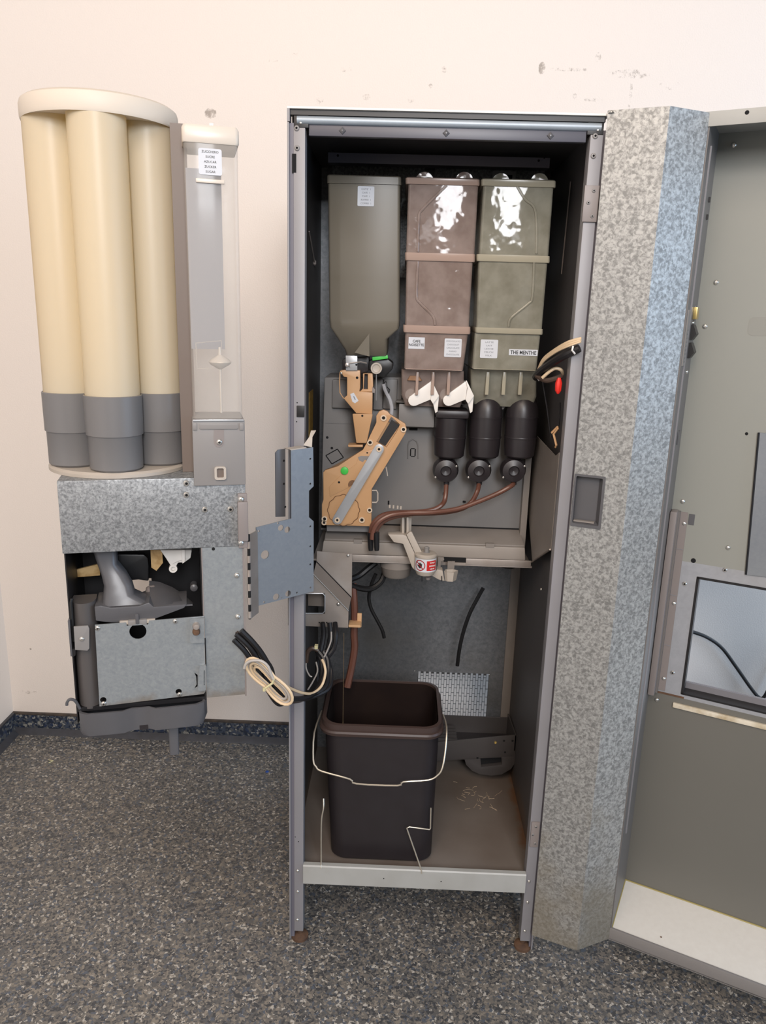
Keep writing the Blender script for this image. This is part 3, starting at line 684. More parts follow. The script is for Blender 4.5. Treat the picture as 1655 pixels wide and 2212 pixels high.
MB(HP).prism([hpx(629, 973), hpx(664, 968), hpx(660, 966), hpx(626, 971)], -0.02, 0.0).build('carrier_top', M['beige'], plt_)
for (x, y) in ((613, 995), (613, 1045), (616, 1095)): fast(HOLE, plt_, HP(*[hpx(x, y, -0.02)[0], -0.0195, hpx(x, y, -0.02)[1]]), HP.n, 0.0022, 'bore')
# crumpled tape above the carrier plate
tp = MB(); tp.loft([[tuple(P(672, 930, .01)), tuple(P(683, 930, .01)), tuple(P(681, 929, .03))], [tuple(P(668, 944, .0)), tuple(P(675, 944, .0)), tuple(P(675, 943, .015))], [tuple(P(655, 962, -.01)), tuple(P(674, 966, -.004)), tuple(P(672, 962, .012))]])
tp.build('twisted_tape', M['beige'], cab)

# ================================================================== DOOR (a part of the machine)
ZB, ZT = 0.0585, 1.703
DP = -0.14
AF = Frame((0.5340, -0.0095), (0.0905, -0.0365), (-0.0365, -0.0905))      # face next to the post
BF = Frame((0.6245, -0.0460), (0.0770, 0.0355), (0.0355, -0.0770))       # second face
LA, LB = sqrt(0.0905 ** 2 + 0.0365 ** 2), sqrt(0.0770 ** 2 + 0.0355 ** 2)
a0, a1, z0, z1 = AF.px(1243, 1026)[0], AF.px(1297, 1136)[0], AF.px(1262, 1138)[1], AF.px(1270, 1027)[1]
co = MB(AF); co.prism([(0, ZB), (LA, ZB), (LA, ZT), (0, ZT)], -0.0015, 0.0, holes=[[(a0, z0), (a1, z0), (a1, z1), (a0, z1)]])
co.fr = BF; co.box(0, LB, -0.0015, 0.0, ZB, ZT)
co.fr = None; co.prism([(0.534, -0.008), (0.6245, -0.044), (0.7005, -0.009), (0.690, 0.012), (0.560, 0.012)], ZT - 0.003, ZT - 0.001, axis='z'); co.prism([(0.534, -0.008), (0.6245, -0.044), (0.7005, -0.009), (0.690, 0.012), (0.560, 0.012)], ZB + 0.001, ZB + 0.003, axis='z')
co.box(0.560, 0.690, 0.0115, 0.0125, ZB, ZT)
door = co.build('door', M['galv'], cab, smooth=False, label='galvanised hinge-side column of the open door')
hf = MB(AF).prism(rrect(a0 - .001, a1 + .001, z0 - .001, z1 + .001, 0.002, 2), -0.002, 0.0015, holes=[rrect(a0 + .0025, a1 - .0035, z0 + .005, z1 - .003, 0.002, 2)]).build('handle_frame', M['grey_plastic'], door, bevel=0)
b0, b1, c0_, c1_ = a0 + .0025, a1 - .0035, z0 + .005, z1 - .003
hk = MB(AF)
hk.loft([[(b0, -0.001, c0_), (b1, -0.001, c0_), (b1, -0.001, c1_), (b0, -0.001, c1_)], [(b0, -0.016, c0_ + .004), (b1 - .008, -0.016, c0_ + .004), (b1 - .008, -0.016, c1_), (b0, -0.016, c1_)]], False, True)
hk.build('handle_pocket', M['grey_plastic'], door, smooth=False)
MB(AF).box(b0 + .001, b1 - .009, -0.012, -0.004, c0_ + .002, c0_ + .005).build('handle_lip', M['beige_dim'], door)
# door shell
def dpx(x, y, b=DP): return D.px(x, y, b)
LW = 0.62
MB(D).box(-0.002, 0.002, DP - 0.02, -0.002, ZB, ZT).build('door_side', M['door_side'], door)
sl_ = MB(D).box(0.002, 0.0045, -0.045, -0.040, 0.30, 1.66).build('side_seam', M['paint'], door)
MB(D).box(-0.01, LW, DP - 0.02, 0.0, ZT - 0.004, ZT).build('door_top', M['paint_light'], door)
rt = MB(D).box(-0.02, LW, -0.003, 0.001, ZT - 0.021, ZT + 0.002).build('top_rim', M['paint_light'], door, bevel=0.001)
for (x, y) in ((1525, 248), (1614, 243)):
    q2 = dpx(x, y, 0.001); fast(HOLE, rt, D(q2[0], 0.001, q2[1]), D.n, 0.0034, 'screw')
br = MB(D).box(-0.004, LW, -0.006, 0.0, ZB - 0.002, 0.086).build('bottom_rim', M['grey_mid'], door, bevel=0.0015)
MB(D).box(-0.004, LW, DP - 0.02, 0.0, ZB - 0.002, ZB + 0.002).build('door_bottom', M['grey_mid'], door)
zled = dpx(1352, 1900)[1]
ld = MB(D); ld.loft([[(0.0, -0.006, 0.078), (LW, -0.006, 0.078), (LW, -0.006, 0.080), (0.0, -0.006, 0.080)], [(0.0, DP, zled - 0.002), (LW, DP, zled - 0.002), (LW, DP, zled), (0.0, DP, zled)]])
lo_ = ld.build('bottom_ledge', M['door_ledge'], door, smooth=False)
se = MB(D); se.tube([(0.002, DP + 0.001, zled), (LW, DP + 0.001, zled)], 0.0018, 6); se.tube([(0.002, -0.008, 0.080), (0.002, DP, zled)], 0.002, 6); se.build('sealant_bead', M['sealant'], door)
MB(D).box(0.10, 0.103, -0.03, -0.029, 0.082, 0.088).build('ledge_clip', M['rust'], door)
# inner panels, window surround with a real opening
zwt, zwb = dpx(1500, 1245)[1], dpx(1478, 1500)[1]
awl = (dpx(1500, 1245)[0] + dpx(1478, 1500)[0]) / 2
awr = awl + 0.30
zft, zfb = dpx(1480, 1213)[1], dpx(1405, 1492)[1]
up_ = MB(D).box(0.0, LW, DP - 0.004, DP, zft, ZT - 0.004).build('upper_panel', M['door_panel'], door)
lp_ = MB(D).box(0.0, LW, DP - 0.004, DP, zled - 0.002, zfb).build('lower_panel', M['door_low'], door)
wf = MB(D).prism([(0.0, zfb), (LW, zfb), (LW, zft), (0.0, zft)], DP - 0.004, DP, holes=[[(awl, zwb), (awr, zwb), (awr, zwt), (awl, zwt)]]).build('window_surround', M['door_frame'], door, smooth=False)
wb = MB(D); e = 0.004
wb.box(awl - 0.001, awl + e, DP - 0.03, DP + 0.001, zwb, zwt); wb.box(awl, awr, DP - 0.03, DP + 0.001, zwt - e, zwt + 0.001); wb.box(awl, awr, DP - 0.03, DP + 0.001, zwb - 0.001, zwb + e * 0.7); wb.box(awr - e, awr, DP - 0.03, DP, zwb, zwt)
wb.build('window_border', M['black'], door)
zsi = dpx(1490, 1475, DP - 0.028)[1]
MB(D).box(awl + e, awr, DP - 0.032, DP - 0.028, zwb, zsi).build('window_sill', M['band'], door)
# outer door skin behind, with the same opening
MB(D).prism([(-0.01, ZB), (LW, ZB), (LW, ZT), (-0.01, ZT)], DP - 0.036, DP - 0.033, holes=[[(awl + e, zsi), (awr, zsi), (awr, zwt - e), (awl + e, zwt - e)]]).build('outer_skin', M['paint'], door, smooth=False)
zb0, zb1 = dpx(1455, 1516)[1], dpx(1460, 1527)[1]
MB(D).box(dpx(1455, 1516)[0], LW, DP, DP + 0.006, zb1, zb0).build('foam_strip', M['beige_strip'], door, bevel=0.001)
MB(D).box(0.012, dpx(1462, 1500)[0] + 0.015, DP, DP + 0.001, zfb, zfb + 0.004).build('surround_edge', M['rust'], door)
# small fittings on the inner face
for (x, y) in ((1585, 313), (1547, 610), (1523, 705), (1475, 1083), (1478, 1131), (1573, 1183)):
    q2 = dpx(x, y); fast(DOME, up_, D(q2[0], DP, q2[1]), D.n, 0.0048, 'rivet')
q2 = dpx(1613, 937); fast(HOLE, up_, D(q2[0], DP, q2[1]), D.n, 0.003, 'bore')
for (x, y) in ((1566, 1231), (1479, 1261)):
    q2 = dpx(x, y); fast(RIVET, wf, D(q2[0], DP, q2[1]), D.n, 0.0048, 'rivet')
for (x, y) in ((1453, 1453),):
    q2 = dpx(x, y); fast(RIVET, wf, D(q2[0], DP, q2[1]), D.n, 0.0048, 'rivet')
for (x, y) in ((1456, 1303), (1434, 1465), (1419, 1511)):
    q2 = dpx(x, y); fast(DOME, door, D(q2[0], DP + 0.001, q2[1]), D.n, 0.0045, 'rivet')
q2 = dpx(1498, 1211); fast(HOLE, wf, D(q2[0], DP, q2[1]), D.n, 0.005, 'plug')
q2 = dpx(1635, 705)
MB(D).prism(rrect(q2[0] - .014, q2[0] + .022, q2[1] - .017, q2[1] + .017, .008, 3), DP, DP + 0.0004).build('tape_mark', M['smudge'], up_)
# raised plate at the right edge of the picture
pq = [dpx(1612, 1240), dpx(1655, 1245), (dpx(1655, 1245)[0] + 0.2, dpx(1655, 1245)[1]), (dpx(1655, 1245)[0] + 0.2, dpx(1650, 935)[1]), (dpx(1636, 960)[0], dpx(1650, 935)[1])]
MB(D).prism(pq, DP, DP + 0.004).build('inset_plate', M['galv_plate'], door, smooth=False)
ed = MB(D); ed.tube([(pq[0][0], DP + 0.003, pq[0][1]), (pq[4][0], DP + 0.003, pq[4][1])], 0.0022, 6); ed.build('plate_gasket', M['black'], door)
# vertical channel beside the window
c0, c1 = dpx(1478, 1104)[1], dpx(1412, 1490)[1]
ch = MB(D).box(0.003, 0.016, DP, DP + 0.030, c1, c0 + 0.002).build('wiring_channel', M['brown_grey'], door, bevel=0.002)
MB(D).box(0.016, 0.020, DP, DP + 0.012, c1, c0).build('channel_lip', M['door_side'], ch)
MB(D).box(0.020, 0.034, DP, DP + 0.002, c1 + 0.004, c0 - 0.002).build('channel_flange', M['brown_grey'], ch)
for k in (0.27, 0.55, 0.80):
    zz = c1 + (c0 - c1) * k; MB(D).box(0.016, 0.033, DP + 0.002, DP + 0.003, zz, zz + 0.0012).build('channel_rib', M['paint'], ch)
MB(D).box(0.036, 0.047, DP, DP + 0.0015, c0 - 0.026, c0 - 0.004).build('channel_tab', M['grey_plastic'], ch)
# switches and latch on the side wall of the door
def on_side(px_, py_, bb):  # point on the side wall plane a = 0.002
    d = ray(px_, py_); q = D(0.0022, 0, 0); t2 = (q - CAM).dot(D.u) / d.dot(D.u); p = CAM + d * t2
    return ((p - D.o).dot(D.n), p.z)
zl1, zl0 = on_side(1478, 668, 0)[1], on_side(1468, 792, 0)[1]
MB(D).box(0.002, 0.004, -0.045, -0.012, zl0, zl1).build('instruction_plate', M['grey_mid'], door)
for k in range(9):
    zz = zl0 + 0.006 + k * 0.007; MB(D).box(0.004, 0.0043, -0.036, -0.018, zz, zz + 0.0016).build('print_line', M['door_side'], door)
zy = on_side(1493, 676, 0)[1]
MB(D).box(0.002, 0.009, -0.115, -0.085, zy - 0.011, zy + 0.011).build('latch', M['brass'], door, bevel=0.001)
for yy in (718, 757):
    zz = on_side(1487, yy, 0)[1]
    sw = MB(D); sw.prism([(0.002, zz - 0.014), (0.006, zz - 0.014), (0.013, zz - 0.003), (0.006, zz + 0.014), (0.002, zz + 0.014)], -0.115, -0.080); sw.build('rocker_switch', M['black'], door)
for yy in (663, 697, 803):
    zz = on_side(1485, yy, 0)[1]; fast(DOME, door, D(0.002, -0.10, zz), D.u, 0.004, 'screw')
zz = on_side(1465, 945, 0)[1]; MB(D).box(0.002, 0.004, -0.10, -0.082, zz - 0.013, zz + 0.013).build('keyhole_plate', M['grey_plastic'], door, bevel=0.003)
for (yy) in (422, 466): 
    zz = on_side(1524, yy, 0)[1]; MB(D).box(0.002, 0.005, -0.11, -0.10, zz - 0.004, zz + 0.004).build('door_bumper', M['black'], door)
fast(DOME, door, (0.5395, -0.012, 1.6985), (0, 0, 1), 0.005, 'hinge_pin')

# cable hanging on the wall, seen through the door window
cb = MB(); pts = [P(x, y, 0.80) for (x, y) in ((1380, 1340), (1470, 1358), (1500, 1366), (1530, 1378), (1560, 1400), (1590, 1440), (1620, 1483), (1637, 1504), (1648, 1508), (1660, 1490), (1690, 1430), (1720, 1380))]
cb.tube(catmull(pts, 6), 0.0055, 10)
tag(cb.build('cable', M['cable_black']), 'black cable drooping against the wall behind the door window', 'cable')
# ================================================================== CANISTERS AND HOPPER
YC = 0.17
def rect_ring(x0, x1, y0, y1, z, r=0.006, k=3): return [(p[0], p[1], z) for p in rrect(x0, x1, y0, y1, r, k)]
def px_ring(xl, xr, y, Y0, Y1, r=0.006):
    a, c_ = P(xl, y, Y0), P(xr, y, Y0); z = (a.z + c_.z) / 2
    return rect_ring(a.x, c_.x, Y0, Y1, z, r)
def label_card(parent, x0, y0, x1, y1, Y, text, lines, ink, r=0.002, width=None, bold=0.0, hfrac=0.8):
    c00, c11 = P(x0, y0, Y), P(x1, y1, Y)
    card = MB().prism(rrect(c00.x, c11.x, c11.z, c00.z, r, 3), Y - 0.0006, Y).build('label_card', M['label'], parent, smooth=False)
    w = c11.x - c00.x; h = c00.z - c11.z
    lettering(text, card, ((c00.x + c11.x) / 2, Y - 0.0006, (c00.z + c11.z) / 2), (1, 0, 0), (0, 0, 1), h * hfrac, ink, spacing=1.5 if lines > 2 else 1.0, width=w * (width or 0.8), bold=bold)
    return card

hop = thing('coffee_hopper', 'smoky olive translucent coffee hopper with funnel bottom, left of the two canisters', 'hopper', P(785, 770, 0.28))
hb = MB(); hb.loft([px_ring(748, 835, 768, YC + .03, .36), px_ring(745, 836, 757, YC + .02, .37), px_ring(728, 836.5, 731, YC + .006, .40), px_ring(713, 861, 709, YC, .41), px_ring(711, 863, 690, YC, .41), px_ring(708, 865, 398, YC, .41)])
hbody = hb.build('hopper_body', M['hopper'], hop, ang=30)
hb = MB(); hb.loft([px_ring(706, 867, 397, YC - .002, .415), px_ring(706, 867, 381, YC - .002, .415), px_ring(708, 865, 379, YC, .413)]); hb.build('lid', M['hopper'], hop)
hb = MB(); A = [P(766, 762, YC), P(798, 720, YC), P(798, 770, YC)]
hb.prism([(p.x, p.z) for p in A], YC + .002, YC + .02); hb.build('guide_fin', M['hopper'], hop, smooth=False)
label_card(hop, 773, 402, 808, 446, YC - 0.0008, "CAFFE'  1\nCAFE  1\nCAFE  1\nKAFFEE  1\nCOFFEE  1", 5, M['ink_grey'], width=0.62)

def canister(name, label, rows, m, mr, ridges, grips):
    root = thing(name, label, 'canister', P((rows[0][0] + rows[0][1]) / 2, 872, 0.30))
    (rA, sA, rB, sB, rC, sC, lo) = rows
    def sec(nm, xl0, xr0, y0, xl1, xr1, y1, mm, Y0=YC, Y1=0.42, r=0.006):
        b = MB(); b.loft([px_ring(xl1, xr1, y1, Y0, Y1, r), px_ring(xl0, xr0, y0, Y0, Y1, r)]); return b.build(nm, mm, root)
    b = MB(); b.loft([px_ring(rA[0] + 1, rA[1] - 1, rA[3], YC - .003, .424), px_ring(rA[0], rA[1], rA[3] - 3, YC - .004, .425), px_ring(rA[0], rA[1], rA[2] + 2, YC - .004, .425), px_ring(rA[0] + 2, rA[1] - 2, rA[2], YC - .001, .42)]); lid = b.build('lid', mr, root)
    for gx in grips:
        c = P(gx, rA[2] + 8, YC + 0.02); b = MB(); b.prism(circ(c.x, c.z, 0.0175, 14, 20, 160), YC + 0.02, YC + 0.024); b.build('lid_grip', m, lid)
    up = sec('upper_section', sA[0], sA[1], rA[3], sA[2], sA[3], rB[2], m)
    b = MB(); b.loft([px_ring(rB[0] + 1, rB[1] - 1, rB[3], YC - .003, .424), px_ring(rB[0], rB[1], rB[3] - 3, YC - .004, .425), px_ring(rB[0], rB[1], rB[2], YC - .004, .425)]); b.build('joint_rim', mr, root)
    mid = sec('middle_section', sB[0], sB[1], rB[3], sB[2], sB[3], rC[2], m)
    b = MB(); b.loft([px_ring(rC[0] + 1, rC[1] - 1, rC[3], YC - .003, .424), px_ring(rC[0], rC[1], rC[3] - 3, YC - .004, .425), px_ring(rC[0], rC[1], rC[2], YC - .004, .425)]); b.build('joint_rim', mr, root)
    low = sec('lower_section', sC[0], sC[1], rC[3], sC[2], sC[3], 798, m, YC + .002)
    pb = MB(); a, c_ = P(sC[2] + 3, 796, YC), P(sC[3] - 3, 801, YC); pb.box(a.x, c_.x, YC - 0.0005, YC + 0.004, c_.z, a.z); pb.build('seam_rib', mr, low)
    foot = MB(); foot.loft([px_ring(lo[0] + 8, lo[1] - 8, 878, YC + .06, .42), px_ring(lo[0], lo[1], 855, YC + .045, .42), px_ring(lo[0], lo[1], 800, YC + .03, .42)]); fo = foot.build('foot_section', m, root)
    for k in (0.25, 0.5, 0.75):
        gx = lo[0] + (lo[1] - lo[0]) * k; a = P(gx - 2.2, 803, YC + .03); c_ = P(gx + 2.2, 853, YC + .03)
        MB().box(a.x, c_.x, YC + .027, YC + .04, c_.z, a.z).build('foot_rib', mr, fo, bevel=0.001)
    for rg, par in zip(ridges, (up, mid)):
        t = MB(); t.tube(catmull([P(x, y, YC - .0005) for (x, y) in rg], 5), 0.0028, 8); t.build('moulded_ridge', m, par)
    return root, low
c1, c1low = canister('powder_canister', 'rose-brown translucent powder canister labelled CAFE NOISETTE in the middle of the cabinet',
    ((876, 1037, 384, 399), (882, 1034, 877, 1026), (875, 1027, 547, 564), (878, 1022, 875, 1014), (871, 1017, 704, 720), (875, 1012, 873, 1001), (867, 1003)), M['can_rose'], M['rim_rose'],
    ([(965, 400), (948, 417), (913, 452), (905, 470), (903, 544)], [(903, 565), (900, 637), (908, 655), (935, 682), (940, 702)]), (917, 1003))
label_card(c1, 883, 728, 917, 754, YC + 0.0015, "CAFE\nNOISETTE", 2, M['ink'], r=0.0005, width=0.92, bold=0.02, hfrac=0.55)
label_card(c1, 961, 731, 996, 772, YC + 0.0015, "CIOCCOLATO\nCHOCOLAT\nCHOCOLATE\nKAKAO\nCHOCOLATE", 5, M['ink_grey'], width=0.82)
pbx = MB(); pbx.loft([px_ring(880, 912, 822, YC + .028, YC + .04, 0.004), px_ring(885, 905, 812, YC + .028, YC + .035, 0.003)]); pbx.build('powder_residue', M['powder'], c1)
c2, c2low = canister('powder_canister', 'olive translucent powder canister labelled THE MENTHE nearest the open door',
    ((1040, 1202, 387, 403), (1044, 1197, 1035, 1186), (1030, 1189, 551, 566), (1034, 1184, 1029, 1172), (1027, 1174, 709, 721), (1026, 1169, 1020, 1160), (1017, 1160)), M['can_olive'], M['rim_olive'],
    ([(1118, 403), (1135, 431), (1157, 457), (1159, 548)], [(1154, 567), (1150, 642), (1140, 657), (1104, 687), (1099, 706)]), (1082, 1165))
label_card(c2, 1039, 733, 1074, 774, YC + 0.0015, "LATTE\nLAIT\nLECHE\nMILCH\nMILK", 5, M['ink_grey'], width=0.5)
label_card(c2, 1100, 754, 1161, 769, YC + 0.0015, "THE MENTHE", 1, M['ink'], r=0.0004, width=0.9, bold=0.025, hfrac=0.62)

# ================================================================== BREWER
YR = 0.205
bq = thing('coffee_brewer', 'tan plastic coffee brewing unit with a steel lever standing below the hopper', 'brewer', P(750, 1140, 0.25))
def z4(x, y): return (680 + x / 4.808, 740 + y / 4.808)
def zz4(l, Y=YR): return [PXZ(*z4(x, y), Y) for (x, y) in l]
slot = zz4([(795, 770), (885, 850), (850, 930), (745, 1090), (690, 1060), (640, 1030)])
main = zz4([(75, 1895), (75, 1680), (90, 1630), (88, 1350), (110, 1325), (240, 1285), (390, 1185), (500, 1115), (535, 1050), (640, 830), (640, 760), (670, 715), (715, 700), (755, 715), (780, 745), (940, 845), (955, 900), (940, 945), (605, 1500), (592, 1520), (588, 1910), (330, 1900)])
hs = MB().prism(main, YR, YR + 0.012, holes=[slot]).build('brewer_housing', M['tan'], bq, bevel=0.0008)
MB().prism(zz4([(100, 1880), (100, 1380), (560, 1130), (690, 800), (900, 900), (560, 1500), (560, 1880)]), YR + 0.012, YR + 0.07).build('housing_body', M['tan'], bq)
MB().prism(zz4([(800, 800), (880, 860), (700, 1120), (640, 1070)], YR + .011), YR + 0.0105, YR + 0.012).build('slot_floor', M['black'], bq)
gp = []
cg = (300, 1740)
for i in range(72):
    a = 2 * pi * i / 72; rr = 163 + 5 * cos(12 * a); gp.append(P(*z4(cg[0] + rr * cos(a), cg[1] + rr * 0.98 * sin(a)), YR - 0.0004))
t = MB(); t.tube(gp, 0.0008, 5, closed=True); t.build('dial_groove', M['tan_dark'], hs)
gear = MB().prism(circ(*PXZ(*z4(*cg), YR), 0.031, 24), YR - 0.0006, YR).build('dial', M['tan'], hs)
for (x, y, r) in ((102, 1830, 30), (97, 1870, 26), (490, 1842, 31), (570, 1740, 28), (575, 1038, 30), (715, 782, 31), (922, 902, 29)):
    c = P(*z4(x, y), YR - 0.001); rr = r / 4.808 * 0.00096
    b = MB(); b.lathe([(rr * 1.05, 0), (rr * 1.05, -0.003), (rr * .60, -0.003), (rr * .55, 0.0), (rr * .55, -0.0005)], tuple(c + Vector((0, .001, 0))), n=16, axis='y', cap0=False, cap1=False); bo = b.build('boss', M['boss'], hs)
    fast(HOLE, bo, c + Vector((0, 0.0002, 0)), (0, -1, 0), rr * .56, 'bore')
# recess plate and details
MB().prism(zz4([(160, 1600), (150, 1500), (270, 1380), (430, 1260), (470, 1150), (600, 1110), (630, 1130), (400, 1480)]), YR - 0.0012, YR).build('raised_plate', M['tan'], hs, bevel=0.0004)
MB().prism(zz4([(450, 1190), (480, 1175), (600, 1180), (580, 1220), (520, 1215), (500, 1240), (460, 1220)]), YR - 0.0018, YR).build('slot_cover', M['grey_mid'], hs)
MB().prism(zz4(circ(395, 1475, 48, 14, 150, 330)), YR - 0.0018, YR).build('recess', M['tan_dark'], hs)
for (x, y, r) in ((252, 1452, 12), (545, 1145, 9), (130, 985, 10)): fast(HOLE, hs, P(*z4(x, y), YR - .0012), (0, -1, 0), r / 4.808 * .001, 'bore')
# lever
p0, p1 = P(*z4(235, 1840), YR - .006), P(*z4(668, 1105), YR - .006)
d = Vector((p1.x - p0.x, 0, p1.z - p0.z)); L = d.length; an = atan2(d.z, d.x); hw = 0.0105
out = [(p1.x + hw * cos(an - pi / 2 + pi * i / 8), p1.z + hw * sin(an - pi / 2 + pi * i / 8)) for i in range(9)] + [(p0.x + hw * cos(an + pi / 2 + pi * i / 8), p0.z + hw * sin(an + pi / 2 + pi * i / 8)) for i in range(9)]
lv = MB().prism(out, YR - 0.008, YR - 0.0055).build('lever', M['steel'], bq, bevel=0.0003)
for (pp) in (p0, p1):
    b = MB(); b.lathe([(0.0058, 0), (0.0058, -0.003), (0.003, -0.003), (0.003, -0.001)], (pp.x, YR - 0.008, pp.z), n=16, axis='y', cap1=True); bo = b.build('pivot', M['boss'], lv)
    fast(HOLE, bo, (pp.x, YR - 0.0095, pp.z), (0, -1, 0), 0.0026, 'bore')
c = P(*z4(310, 1330), YR - .001); b = MB(); b.lathe([(0.0085, 0.001), (0.0082, -0.003), (0.007, -0.0035)], tuple(c), n=20, axis='y'); b.build('button', M['green'], bq)
# funnel and its lip
b = MB(); b.loft([[(p.x, p.y, p.z) for p in (P(*z4(430, 1045), YR - .004), P(*z4(540, 1045), YR - .004), P(*z4(540, 1045), YR + .03), P(*z4(430, 1045), YR + .03))],
                  [(p.x, p.y, p.z) for p in (P(*z4(390, 738), YR - .012), P(*z4(605, 742), YR - .012), P(*z4(605, 742), YR + .035), P(*z4(390, 738), YR + .035))]])
fu = b.build('funnel', M['tan'], bq, bevel=0.003)
fast(HOLE, fu, P(*z4(494, 760), YR - .012), (0, -1, 0), 0.0022, 'bore')
MB().prism(zz4([(345, 1062), (500, 1062), (500, 1084), (352, 1082)]), YR - 0.004, YR + 0.03).build('funnel_lip', M['tan'], bq, bevel=0.001)
# grinder chute above
gr = MB().prism(zz4([(262, 295), (300, 288), (470, 292), (472, 380), (470, 470), (462, 510), (600, 520), (596, 745), (430, 735), (300, 580), (335, 550), (335, 360), (300, 355), (285, 330), (258, 320)]), YR + 0.002, YR + 0.03).build('grinder_chute', M['tan'], bq, bevel=0.001)
w_ = MB(); w_.tube([P(*z4(x, y), YR + .004) for (x, y) in ((262, 310), (258, 400), (262, 520), (300, 580))], 0.0012, 6); w_.build('chute_strap', M['tan'], gr)
fast(DOME, gr, P(*z4(275, 318), YR + .002), (0, -1, 0), 0.0028, 'screw')
fast(HOLE, gr, P(*z4(440, 365), YR + .002), (0, -1, 0), 0.0028, 'bore')
MB().prism(zz4([(368, 535), (405, 522), (455, 605), (418, 632), (390, 615)]), YR + 0.0015, YR + 0.002).build('sticker', M['label'], gr)
MB().prism(zz4([(400, 560), (408, 556), (425, 592), (417, 597)]), YR + 0.001, YR + 0.0015).build('sticker_print', M['ink_grey'], gr)
MB().prism(zz4([(500, 325), (600, 322), (605, 480), (625, 495), (625, 515), (470, 512), (500, 480)]), YR + 0.006, YR + 0.04, holes=[zz4([(515, 330), (550, 330), (550, 490), (505, 490)])]).build('grinder_bracket', M['tan'], bq, bevel=0.0006)
MB().prism(zz4([(505, 330), (552, 318), (556, 498), (505, 498)]), YR + 0.02, YR + 0.03).build('bracket_gap', M['black'], bq)
MB().prism(zz4([(600, 460), (628, 490), (622, 525), (596, 520)]), YR + .002, YR + .02).build('bracket_tip', M['brown_grey'], bq)
st = MB().prism(zz4([(322, 135), (443, 137), (443, 290), (324, 290)]), YR - 0.002, YR).build('steel_plate', M['steel'], bq, bevel=0.0003)
w_ = MB(); w_.tube([P(*z4(x, y), YR - .004) for (x, y) in ((330, 232), (365, 252), (360, 215), (480, 200), (540, 215))], 0.0012, 6); w_.lathe([(0.004, 0), (0.004, -0.005), (0.001, -0.006)], tuple(P(*z4(335, 232), YR - .002)), n=10, axis='y'); w_.build('spring', M['steel_brown'], st)
fast(HOLE, st, P(*z4(432, 230), YR - .002), (0, -1, 0), 0.0022, 'bore')
MB().prism(zz4([(280, 180), (560, 150), (560, 300), (480, 330), (280, 300)]), YR + 0.02, YR + 0.06).build('grinder_body', M['mixer'], bq, bevel=0.003)
b = MB(); b.prism(zz4([(560, 190), (620, 175), (760, 175), (815, 215), (810, 280), (720, 370), (600, 330), (555, 280)]), YR + 0.01, YR + 0.06); b.build('grinder_motor', M['rubber'], bq, bevel=0.004)
MB().prism(zz4([(598, 150), (758, 130), (762, 165), (600, 188)]), YR - 0.002, YR + 0.012).build('tag', M['green'], bq, bevel=0.0006)
c = P(*z4(640, 268), YR - .004); b = MB(); b.lathe([(0.0118, 0.012), (0.0122, 0.002), (0.0115, -0.001), (0.0085, -0.001), (0.0078, 0.0012), (0.005, 0.0018), (0.0, 0.0018)], tuple(c), n=24, axis='y'); b.build('knob', M['beige'], bq)
w_ = MB(); w_.tube([P(*z4(640, 330), YR), P(*z4(640, 450), YR + .01), P(*z4(638, 600), YR + .02)], 0.0012, 6); w_.build('rod', M['steel'], bq)
w_ = MB(); w_.tube([P(*z4(x, y), YR - .002) for (x, y) in ((596, 1535), (640, 1535), (655, 1560), (655, 1640), (640, 1660), (596, 1660))], 0.0016, 6); w_.build('wire_loop', M['beige'], bq)
w_ = MB(); w_.tube([P(*z4(x, y), YR) for (x, y) in ((740, 1290), (752, 1350), (757, 1385))], 0.0012, 6); w_.build('pin', M['beige'], bq)
MB().prism(zz4([(105, 1890), (560, 1900), (560, 2010), (110, 2000)]), YR + 0.03, YR + 0.09).build('brewer_foot', M['grey_mid'], bq, bevel=0.002)
w_ = MB(); w_.tube(catmull([P(*z4(x, y), YR + .03) for (x, y) in ((715, 430), (735, 500), (780, 590), (800, 680), (790, 780), (775, 860), (740, 940))], 5), 0.0042, 8)
tag(w_.build('clear_hose', M['clear_tube']), 'short clear plastic hose looping behind the tan brewing unit', 'hose')
w_ = MB(); w_.prism(zz4([(715, 430), (740, 420), (750, 480), (780, 510), (770, 550), (720, 540)]), YR + 0.028, YR + 0.05); w_.build('hose_connector', M['black'], bq, bevel=0.002)

